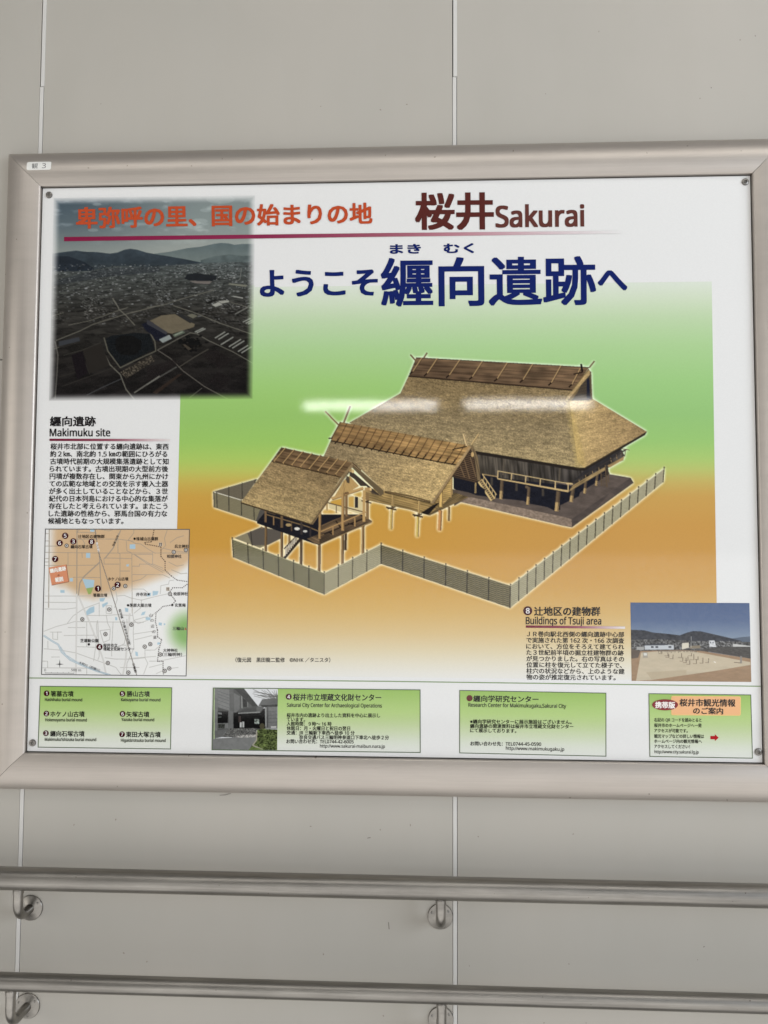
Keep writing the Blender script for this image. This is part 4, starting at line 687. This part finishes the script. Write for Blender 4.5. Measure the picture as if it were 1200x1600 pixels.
def lin_col(c):
    c = np.clip(np.asarray(c, float)/255, 0, 1); l = np.where(c <= .04045, c/12.92, ((c+.055)/1.055)**2.4)
    return np.clip(l*PRINT_GAIN-PRINT_VEIL, .004, .93)
def layer_y(k): return -.0002*k
class Print:
    """one printed element of the panel: flat coloured shapes, rasters and lettering, gathered into one mesh"""
    def __init__(s): s.v = []; s.f4 = []; s.fx = []; s.c = []; s.n = 0
    def add(s, v, faces, cols):
        s.v.append(np.asarray(v, float)); s.c.append(np.asarray(cols, float))
        if isinstance(faces, np.ndarray): s.fx += (faces+s.n).tolist()
        else: s.fx += [[i+s.n for i in f] for f in faces]
        s.n += len(v); return s
    def poly(s, pts, col, k=1):
        P = np.array(pts, float); v = rays(P[:, 0], P[:, 1], layer_y(k)); return s.add(v, [list(range(len(P)))[::-1]], np.tile(lin_col(col), (len(P), 1)))
    def strip(s, a, b, cols, k=1):
        """ribbon between two polylines of equal length, one colour per column"""
        a = np.array(a, float); b = np.array(b, float); n = len(a); P = np.concatenate([a, b]); v = rays(P[:, 0], P[:, 1], layer_y(k)); c = lin_col(np.array(cols))
        return s.add(v, [(i, n+i, n+i+1, i+1) for i in range(n-1)], np.concatenate([c, c]))
    def disc(s, x, y, r, col, k=1, ry=None, n=28):
        return s.poly([(x+r*math.cos(2*math.pi*i/n), y+(ry or r)*math.sin(2*math.pi*i/n)) for i in range(n)], col, k)
    def outline(s, q, wd, col, k=2):
        q = np.array(q, float); c = q.mean(0)
        for i in range(4):
            a, b2 = q[i], q[(i+1) % 4]; d = (b2-a)/np.linalg.norm(b2-a); nrm = np.array([-d[1], d[0]]); nrm = nrm if np.dot(c-a, nrm) > 0 else -nrm
            s.poly([a-d*wd*.0, b2-d*wd, b2-d*wd+nrm*wd, a+nrm*wd] if i % 2 == 0 else [a-d*0, b2-d*wd, b2-d*wd+nrm*wd, a+nrm*wd], col, k)
        return s
    def raster(s, canvas, rgb, keep, k=1):
        U, V = np.meshgrid(np.arange(canvas.nw+1)/canvas.nw, np.arange(canvas.nh+1)/canvas.nh); X, Y = canvas.at(U, V)
        p = np.pad(rgb, ((0, 1), (0, 1), (0, 0)), mode='edge'); p = np.pad(p, ((1, 0), (1, 0), (0, 0)), mode='edge')
        vc = (p[:-1, :-1]+p[1:, :-1]+p[:-1, 1:]+p[1:, 1:])/4 if SOFT else p[1:, 1:]
        idx = np.arange((canvas.nw+1)*(canvas.nh+1)).reshape(canvas.nh+1, canvas.nw+1)
        q = np.stack([idx[:-1, :-1], idx[1:, :-1], idx[1:, 1:], idx[:-1, 1:]], -1)[keep]
        used = np.unique(q); remap = np.zeros(idx.size, np.int64); remap[used] = np.arange(len(used))
        return s.add(rays(X, Y, layer_y(k)).reshape(-1, 3)[used], remap[q], lin_col(vc).reshape(-1, 3)[used])
    def text(s, body, x0, y0, x1, y1, h, col, bold=0.0, k=3, latin=False, rot=None):
        """lettering set from (x0, y0) to (x1, y1) along its foot, h pixels tall (ideographs, or capitals when latin)"""
        V, F = glyphs(body); a = V.min(0); bb = V.max(0)
        em = h/CAPH if latin else h/.9; lo = 0.0 if latin else -.07
        t = (V[:, 0]-a[0])/(bb[0]-a[0]); L = math.hypot(x1-x0, y1-y0); ux, uy = (x1-x0)/L, (y1-y0)/L
        up = (V[:, 1]-lo)*em; X = x0+t*L*ux+up*uy; Y = y0+t*L*uy-up*ux
        wx = min(1.0, L/(em*(bb[0]-a[0]))); c = np.tile(lin_col(col), (len(V), 1)); n = 0 if not bold else 4 if h < 12 else 8
        for i in range(n+1):          # heavy faces: the same outline struck again a hair to each side
            q = BOLD_STEPS[n][i] if i < n else (0, 0); sh = (bold*em*q[0]*wx*1.15, bold*em*q[1]*.8)
            s.add(rays(X+sh[0], Y+sh[1], layer_y(k)-.000012*i), F, c)
        return s
    def build(s, name, label=None):
        v = np.concatenate(s.v); c = np.concatenate(s.c)
        o = obj(name, v, np.array(s.fx) if all(len(f) == 4 for f in s.fx) else s.fx, M_PRINT, panel, None, c)
        if label: o['label'] = label
        return o
SOFT = False
_G = {}
def sans(t):
    """plain Latin letters and figures set in the sans-serif cut of the maths alphabet, nearer to the sign's gothic face"""
    return ''.join(chr(0x1D5A0+ord(c)-65) if 'A' <= c <= 'Z' else chr(0x1D5BA+ord(c)-97) if 'a' <= c <= 'z' else chr(0x1D7E2+ord(c)-48) if '0' <= c <= '9' else c for c in t)
def glyphs(body):
    key = body
    if key not in _G:
        cu = bpy.data.curves.new('lettering', 'FONT'); cu.body = sans(body); cu.resolution_u = 3; cu.fill_mode = 'FRONT'
        o = bpy.data.objects.new('lettering', cu); COL.objects.link(o); dg = bpy.context.evaluated_depsgraph_get(); dg.update()
        me = bpy.data.meshes.new_from_object(o.evaluated_get(dg))
        V = np.empty(len(me.vertices)*3); me.vertices.foreach_get('co', V); V = V.reshape(-1, 3)[:, :2].copy(); F = [list(p.vertices) for p in me.polygons]
        bpy.data.objects.remove(o); bpy.data.curves.remove(cu); bpy.data.meshes.remove(me); _G[key] = (V, F)
    return _G[key]

CAPH = float(glyphs('H')[0][:, 1].max()); BOLD_STEPS = {0: [], 4: [(-1, -.8), (1, -.8), (-1, .8), (1, .8)], 8: [(-1, -1), (0, -1), (1, -1), (-1, 0), (1, 0), (-1, 1), (0, 1), (1, 1)]}
pm = MB().box(-W2, W2, 0, .006, Z0-H2, Z0+H2, 0, .0006)
panel = obj('printed_panel', pm.v, pm.f, M_PRINT, board, None, np.tile(lin_col(WHITE), (len(pm.v), 1)))

# green to ochre ground
g = Print(); ys = np.concatenate([np.linspace(446, 1058, 90)])
def gx(q0, q1, y): return q0[0]+(q1[0]-q0[0])*(y-q0[1])/(q1[1]-q0[1])
cols = []; va = []
for y in ys:
    va.append([(x, y+(x-600)*float(np.interp(y, [280, 760, 1180], [-.018, -.001, .0157]))) for x in np.linspace(gx(GQ[0], GQ[3], y), gx(GQ[1], GQ[2], y), 9)])
va = np.array(va); vv = rays(va[..., 0].ravel(), va[..., 1].ravel(), layer_y(1)); cc = gradient(va[..., 0], va[..., 1]).reshape(-1, 3)
g.add(vv, np.array([[i*9+j, (i+1)*9+j, (i+1)*9+j+1, i*9+j+1] for i in range(89) for j in range(8)]), lin_col(cc)); g.build('colour_ground')
c, rgb, keep = village(); Print().raster(c, rgb, keep, 2).build('village_illustration', 'illustration of three thatched buildings on stilts within a woven fence')
c, rgb, keep = aerial(); Print().raster(c, rgb, keep, 2).build('aerial_photo', 'dark aerial photograph of fields, hills and a moated mound')
BLACK = (26, 24, 25); INK = (34, 32, 32)
for t, xa, ya, xb, yb in (('卑弥呼の里、', 120, 356.5, 306, 353), ('国の始まりの地', 332, 352.6, 581, 349)):
    p = Print(); p.text(t, xa, ya, xb, yb, 31.5, (180, 74, 42), .026, 5); p.build('headline')
p = Print(); xs = np.linspace(100, 972, 24); yl = np.interp(xs, [100, 600, 972], [370.2, 364, 360.6]); th = np.interp(xs, [100, 700, 972], [6.8, 5.6, 4])
p.strip(np.stack([xs, yl], 1), np.stack([xs, yl+th], 1), stops(xs, [(100, (124, 26, 62)), (420, (132, 44, 76)), (600, (150, 84, 100)), (720, (178, 128, 138)), (860, (202, 184, 188)), (972, (219, 219, 218))]), 4); p.build('title_rule')
p = Print(); p.text('桜井', 650.5, 357.5, 770, 356.5, 54.5, (84, 40, 36), .027); p.text('Sakurai', 775.5, 354.5, 912, 353, 32, (94, 54, 48), .026, 3, True); p.build('town_name')
NAVY_T = (20, 34, 94)
p = Print(); p.text('ようこそ', 407.5, 464, 589, 462, 43, NAVY_T, .028); p.text('纒向遺跡', 597, 477.5, 930, 474.5, 72.5, NAVY_T, .018); p.text('へ', 936, 459, 979, 458, 45, NAVY_T, .028)
p.text('まき', 610, 396.5, 657, 396, 15, NAVY_T, .04); p.text('むく', 694, 395.5, 740, 395, 15, NAVY_T, .04); p.build('welcome_title')
def rule(p, x0, x1, y0, y1, th, k=4):
    xs = np.linspace(x0, x1, 12); yl = np.linspace(y0, y1, 12)
    p.strip(np.stack([xs, yl], 1), np.stack([xs, yl+th], 1), stops((xs-x0)/(x1-x0), [(0, (108, 30, 52)), (.5, (140, 78, 92)), (.8, (192, 166, 170)), (1, (217, 212, 210))]), k)
# description, upper left
p = Print(); p.text('纒向遺跡', 78.4, 665.8, 149.3, 665.8, 14.8, BLACK, .022); p.text('Makimuku site', 77.8, 681.6, 172, 681.6, 11.6, INK, .02, 3, True); rule(p, 77.3, 266, 685.4, 685.9, 3.6)
L = ['桜井市北部に位置する纒向遺跡は、東西', '約２㎞、南北約 1.5 ㎞の範囲にひろがる', '古墳時代前期の大規模集落遺跡として知', 'られています。古墳出現期の大型前方後', '円墳が複数存在し、関東から九州にかけ', 'ての広範な地域との交流を示す搬入土器', 'が多く出土していることなどから、３世', '紀代の日本列島における中心的な集落が', '存在したと考えられています。またこう', 'した遺跡の性格から、邪馬台国の有力な', '候補地ともなっています。']
LX = [(88, 938), (85, 928), (85, 938), (82, 935), (82, 935), (80, 935), (78, 933), (77, 932), (75, 930), (75, 928), (70, 612)]
for i, (t, (a, b2)) in enumerate(zip(L, LX)):
    y = 702.2+i*11.64; p.text(t, 60+a/4.615, y, 60+b2/4.615, y+.25, 9.3, INK, .017)
p.build('description_text')
# area description, lower right
p = Print()
def badge(p, n, x, y, r, k=4):
    p.disc(x, y, r, (64, 20, 28), k); hw = r*(.22 if n == '1' else .40); p.text(n, x-hw, y+r*.58, x+hw, y+r*.58, r*1.16, (226, 222, 220), .02, k+1, True)
badge(p, '8', 824.7, 954.3, 7)
p.text('辻地区の建物群', 835, 961.8, 937.7, 962, 13.4, BLACK, .022); p.text('Buildings of Tsuji area', 821.7, 975.2, 939.3, 975.8, 11, INK, .02, 3, True); rule(p, 821.7, 976.7, 977.2, 979, 3.6)
L = ['ＪＲ巻向駅北西側の纒向遺跡中心部', 'で実施された第 162 次・166 次調査', 'において、方位をそろえて建てられ', 'た３世紀前半頃の掘立柱建物群の跡', 'が見つかりました。右の写真はその', '位置に柱を復元して立てた様子で、', '柱穴の状況などから、上のような建', '物の姿が推定復元されています。']
LX = [(70, 525), (68, 525), (67, 525), (68, 523), (68, 525), (68, 515), (68, 527), (68, 485)]
for i, (t, (a, b2)) in enumerate(zip(L, LX)):
    y = 994.6+i*9.62; p.text(t, 800+a/3, y, 800+b2/3, y+1.0, 8.2, INK, .017)
p.build('area_text')
p = Print(); p.text('（復元図　黒田龍二監修　©NHK ／タニスタ）', 368, 1034.6, 516, 1034.8, 7.2, INK, .01); p.build('picture_credit')
c, rgb, keep = site(); Print().raster(c, rgb, keep, 2).build('site_photo', 'photograph of the excavated site with short posts under a blue sky')
# map
c, rgb, keep = sitemap(); p = Print().raster(c, rgb, keep, 2); p.outline(MQ, 1.25, (92, 92, 92), 3)
m = zc(60, 820, 4.615)
def mt(t, x0, y0, x1, y1, h, col=(40, 36, 36), b=.018, lat=False):
    (a, b1), (a2, b2) = m((x0, y0), (x1, y1)); p.text(t, a, b1, a2, b2, h/4.615, col, b, 4, lat)
for t, x0, y0, x1, y1 in (('辻地区の建物群', 287, 97, 477, 97), ('纒向石塚古墳', 233, 171, 390, 171), ('珠城山古墳群', 706, 114, 863, 114), ('兵主神社', 982, 168, 1085, 168), ('相撲神社', 927, 240, 1032, 240), ('ホケノ山古墳', 502, 403, 648, 403), ('箸墓古墳', 395, 520, 496, 520), ('井寺池', 705, 514, 782, 514), ('桧原神社', 974, 510, 1078, 510), ('茅原大墓古墳', 658, 593, 815, 593), ('玄賓庵', 983, 592, 1062, 592), ('三輪山', 968, 760, 1047, 760), ('芝運動公園', 302, 848, 432, 848), ('桜井市立', 468, 882, 570, 882), ('埋蔵文化財センター', 468, 908, 690, 908), ('大神神社', 900, 918, 1005, 918), ('（三輪明神）', 893, 948, 1035, 948)): mt(t, x0, y0, x1, y1, 25)
mt('桜井線（万葉まほろば線）', 577, 610, 650, 870, 18, (70, 66, 64), .01); mt('巻向駅', 412, 125, 428, 195, 16, (225, 222, 218), .02); mt('三輪駅', 676, 1000, 694, 1068, 17, (70, 66, 64), .02)
mt('国道169号', 545, 155, 580, 80, 15, (84, 76, 66), .01); mt('大和川（初瀬川）', 290, 1000, 440, 1060, 18, (80, 88, 96), .01)
for t, x, y in (('山', 800, 664), ('の', 808, 702), ('辺', 812, 744), ('の', 820, 784), ('道', 828, 824)): mt(t, x, y, x+25, y-3, 23, (90, 86, 84), .005)
mt('0', 42, 1056, 55, 1056, 18, (70, 70, 70), 0, True); mt('500 m', 236, 1056, 307, 1058, 18, (70, 70, 70), 0, True)
mt('纒向遺跡', 86, 348, 200, 328, 30, (238, 234, 226), .03); mt('の', 140, 372, 153, 370, 15, (120, 70, 56), .02); mt('範囲', 124, 414, 180, 405, 32, (238, 234, 226), .03)
for n, x, y in (('5', 193, 79), ('6', 153, 132), ('3', 252, 120), ('8', 383, 123), ('7', 121, 247), ('1', 429, 460), ('2', 571, 433), ('4', 440, 881)):
    X, Y = m((x, y))[0]; badge(p, n, X, Y, 4.9, 5)
p.build('site_map', 'street map of the area with numbered burial mounds')
# green rule above the information boxes
p = Print(); xs = np.array([45.6, 600, 1188.5]); yl = np.array([1058.6, 1063.8, 1071.6]); p.strip(np.stack([xs, yl], 1), np.stack([xs, yl+1.5], 1), np.tile(np.array([122., 146, 100]), (3, 1)), 2); p.build('divider_line')
# information boxes
def infobox(q, top=(144, 178, 92)):
    p = Print(); q = np.array(q, float); t = np.linspace(0, 1, 12); a = q[0]+(q[3]-q[0])*t[:, None]; b2 = q[1]+(q[2]-q[1])*t[:, None]
    p.strip(a, b2, stops(t, [(0, top), (.35, (168, 194, 122)), (.62, (190, 203, 164)), (.85, (207, 212, 200)), (1, (213, 215, 209))]), 2); p.outline(q, 1.2, (84, 100, 74), 3); return p
p = infobox([(62.3, 1071.7), (269, 1074), (266.9, 1170.9), (58.9, 1168)])
for n, x, y, t, x0, x1, y1, e, e0, e1, y2 in (('1', 72.8, 1083.4, '箸墓古墳', 79.3, 114.7, 1088.2, 'Hashihaka burial mound', 70.3, 128.4, 1095.4), ('2', 72.5, 1115, 'ホケノ山古墳', 78.8, 132, 1119.9, 'Hokenoyama burial mound', 70.8, 135.5, 1127), ('3', 71.7, 1145.7, '纒向石塚古墳', 78.5, 131.8, 1150.6, "Makimuku'ishizuka burial mound", 70, 150.2, 1157.6), ('5', 191.3, 1084, '勝山古墳', 198.3, 233.8, 1088.4, 'Katsuyama burial mound', 189.3, 250.5, 1095.5), ('6', 191.5, 1115.4, '矢塚古墳', 197.5, 233, 1120.3, 'Yazuka burial mound', 189.8, 240.8, 1126.6), ('7', 190.7, 1147.4, '東田大塚古墳', 196.9, 250.8, 1151.8, "Higaida'otsuka burial mound", 189, 258.7, 1159)):
    badge(p, n, x, y, 4.5, 4); p.text(t, x0, y1, x1, y1+.3, 8.6, BLACK, .018, 4); p.text(e, e0, y2, e1, y2+.4, 4.6, (60, 64, 52), .026, 4, True)
p.build('info_box', 'green box listing the burial mounds')
p = infobox([(332.6, 1074.4), (657, 1077.4), (657.2, 1176.4), (330.5, 1172.2)]); c, rgb, keep = centre(); p.raster(c, rgb, keep, 3); p.outline([(332.6, 1074.4), (657, 1077.4), (657.2, 1176.4), (330.5, 1172.2)], 1.2, (84, 100, 74), 4)
badge(p, '4', 451.1, 1088.6, 4.7, 4)
p.text('桜井市立埋蔵文化財センター', 458, 1094.4, 595.4, 1095.2, 10.4, BLACK, .018, 4); p.text('Sakurai City Center for Archaeological Operations', 448.4, 1104.4, 596.6, 1105.6, 5.8, INK, .016, 4, True)
for t, x0, x1, y in (('桜井市内の遺跡より出土した資料を中心に展示し', 448, 594, 1120.7), ('ています。', 448, 476.5, 1127.2), ('入館時間：９時～ 16 時', 448, 518, 1134), ('休館日：月・火曜日と祝日の翌日', 448, 547, 1141), ('交通：JR 三輪駅下車西へ徒歩 10 分', 448, 554, 1148), ('奈良交通バス三輪明神参道口下車北へ徒歩２分', 467.6, 607.6, 1155.2), ('お問い合わせ先：TEL0744-42-6005', 447.6, 552.4, 1161.6)): p.text(t, x0, y, x1, y+.5, 6.5, INK, .016, 4)
p.text('http://www.sakurai-maibun.nara.jp', 500, 1168, 601.4, 1168.8, 5, INK, .010, 4, True)
p.build('info_box', 'green box with a photograph of a grey building entrance')
p = infobox([(717.7, 1078.2), (947.4, 1082.5), (947.4, 1182.2), (717.7, 1177)]); p.disc(733.7, 1090.9, 4.8, (92, 34, 32), 4)
p.text('纒向学研究センター', 739.8, 1096.4, 841.2, 1097.6, 9.8, BLACK, .018, 4); p.text('Research Center for Makimukugaku,Sakurai City', 732, 1104.2, 884.5, 1106.2, 5.8, INK, .016, 4, True)
for t, x0, x1, y in (('※纒向学研究センターに展示施設はございません。', 734.6, 893, 1130.6), ('纒向遺跡の関連資料は桜井市立埋蔵文化財センター', 734.6, 895.8, 1137.6), ('にて展示しております。', 734.6, 806.5, 1144.4), ('お問い合わせ先：TEL0744-45-0590', 735, 845.5, 1165)): p.text(t, x0, y, x1, y+.9, 6.5, INK, .016, 4)
p.text('http://www.makimukugaku.jp', 790.5, 1171.6, 881.5, 1173.4, 5.2, INK, .010, 4, True)
p.build('info_box', 'green box of text without a picture')
p = infobox([(1013.3, 1083.3), (1173.7, 1085.3), (1176.3, 1185.3), (1015, 1182.5)])
def rrect(x0, y0, x1, y1, r, sk):
    P = []
    for cx, cy, a in ((x1-r, y0+r, -90), (x1-r, y1-r, 0), (x0+r, y1-r, 90), (x0+r, y0+r, 180)):
        for i in range(6): t = math.radians(a+18*i); P.append((cx+r*math.cos(t), cy+r*math.sin(t)+(cx-x0)*sk))
    return P
p.poly(rrect(1048.6, 1087.2, 1157.6, 1117.6, 3, .008), (226, 190, 120), 4); p.poly(rrect(1049.8, 1088.4, 1156.4, 1116.4, 2.4, .008), (226, 172, 124), 5)
p.disc(1039.2, 1101.3, 20.3, (124, 28, 34), 6, 8.7, 40); p.text('携帯版', 1024, 1106.2, 1054.4, 1106.6, 9.6, (232, 226, 222), .035, 7)
p.text('桜井市観光情報', 1062, 1103.3, 1148.8, 1104, 11.2, BLACK, .022, 7); p.text('のご案内', 1083.3, 1115.6, 1129.7, 1116, 10, BLACK, .022, 7)
for t, x1, y in (('右記の QR コードを読みとると', 1096.3, 1127.7), ('桜井市のホームページへ一発', 1096.3, 1136.2), ('アクセスが可能です。', 1074.5, 1144.4), ('観光マップなどの詳しい情報は', 1100, 1153.1), ('ホームページ内の観光情報へ', 1096.7, 1161), ('アクセスしてください！', 1077.8, 1169.2)): p.text(t, 1022.3, y, x1, y+.4, 5.9, INK, .016, 4)
p.text('http://www.city.sakurai.lg.jp', 1022.8, 1176.9, 1091.7, 1177.6, 4.8, INK, .010, 4, True)
p.poly([(1110, 1150), (1117, 1150.1), (1117, 1147.2), (1123, 1152.6), (1117, 1158), (1117, 1155.2), (1110, 1155.1)], (168, 34, 40), 4)
p.build('info_box', 'green box with an orange heading panel and a red arrow')

# corner screws
for px, py in ((77, 304.9), (1164.2, 284.4), (51.2, 1160.6), (1184.7, 1174.7)):
    c0 = ray(px, py, 0); rr = .0063
    b0 = MB().lathe(c0, [(rr, -.0005), (rr, .0012), (rr*.93, .0021), (rr*.72, .0028), (rr*.46, .0030), (rr*.40, .0026), (rr*.36, .0010)], 32)
    b0.lathe(c0, [(rr*.15, .0008), (rr*.15, .0022), (rr*.10, .0024)], 12)
    autosmooth(b0.build('screw', M_SCREW, board), 35)
# number sticker on the frame's top left corner, following its curve
M_STK, nt, b = mat('sticker_film', (.70, .70, .67), .35); M_INK, nt, b = mat('sticker_ink', (.09, .09, .095), .5)
a0 = ray(41.4, 252, -.016); a1 = ray(79.2, 264.8, -.016)
def on_frame(x, z, up): return (x, -(frame_depth(z-Z0-H2-.0016)+up), z)
mb = MB(); NX, NZ = 13, 7; zt, zb = a0.z, a1.z
for j in range(NZ):
    for i in range(NX):
        u, v = i/(NX-1), j/(NZ-1); x = a0.x+(a1.x-a0.x)*u; z = zt+(zb-zt)*v
        if (i in (0, NX-1)) and (j in (0, NZ-1)): x += .0011*(1 if i == 0 else -1); z += .0006*(-1 if j == 0 else 1)
        mb.v.append(on_frame(x, z, .0003))
mb.f = [(j*NX+i, (j+1)*NX+i, (j+1)*NX+i+1, j*NX+i+1) for j in range(NZ-1) for i in range(NX-1)]; mb.m = [0]*len(mb.f)
for t, x0, x1, y0, y1 in (('観', 49.2, 58.8, 263.2, 254.2), ('3', 65.2, 71.4, 262.4, 254.4)):
    V, F = glyphs(t); lo, hi = V.min(0), V.max(0); A = ray(x0, y0, -.016); B2 = ray(x1, y1, -.016)
    mb.add([on_frame(A.x+(B2.x-A.x)*(v[0]-lo[0])/(hi[0]-lo[0]), A.z+(B2.z-A.z)*(v[1]-lo[1])/(hi[1]-lo[1]), .0005) for v in V], F, 1)
o = mb.build('number_sticker', [M_STK, M_INK], board, True); o['label'] = 'small white sticker with a number on the top left corner'

# ------------------------------------------------------------------ handrails
def handrail(label, z, r, yc, br, ra, fr):
    t = thing('handrail', label, 'handrail', (0, YW, z), 'handrails on the panel wall')
    rail = MB().tube([(x, yc, z) for x in np.linspace(-1.45, 1.69, 60)], r, 48).build('rail', M_RAIL, t); autosmooth(rail, 50)
    for x, zf in br:
        R = .026; zc_ = zf; pts = [(x, yc, z-r+.002), (x, yc, zc_+R)]
        for i in range(1, 9):
            a = math.radians(90*i/8); pts.append((x, yc+R*(1-math.cos(a)), zc_+R-R*math.sin(a)))
        pts.append((x, YW-.001, zc_)); a = MB().tube(pts, ra, 24); a.tube([(x, yc, z-r+.0005), (x, yc, z-r-.006)], ra+.0008, 24)
        ar = a.build('bracket', M_BRK, t); autosmooth(ar, 50)
        fl = MB().lathe((x, YW, zf), [(fr, 0), (fr, .0022), (fr-.0008, .0032), (fr*.55, .0052), (ra+.0012, .0062), (ra, .0064)], 48).build('flange', M_BRK, ar); autosmooth(fl, 25)
        for a in (35, 155, 275):
            q = (x+.0165*math.cos(math.radians(a)), YW-.0034, zf+.0165*math.sin(math.radians(a)))
            autosmooth(MB().lathe(q, [(.0021, 0), (.0021, .0008), (.0014, .0013), (.0007, .0008)], 16).build('flange_screw', M_SCREW, ar), 30)
    return t
handrail('upper and thicker stainless handrail just below the framed board', Z0-.7315, .0193, YW-.0500, ((-.6420, Z0-.8010), (.0945, Z0-.7980)), .0083, .0222)
handrail('lower and thinner stainless handrail at the bottom of the wall', Z0-.8990, .0149, YW-.0660, ((-.6425, Z0-.9722), (.0955, Z0-.9733)), .0083, .0222)
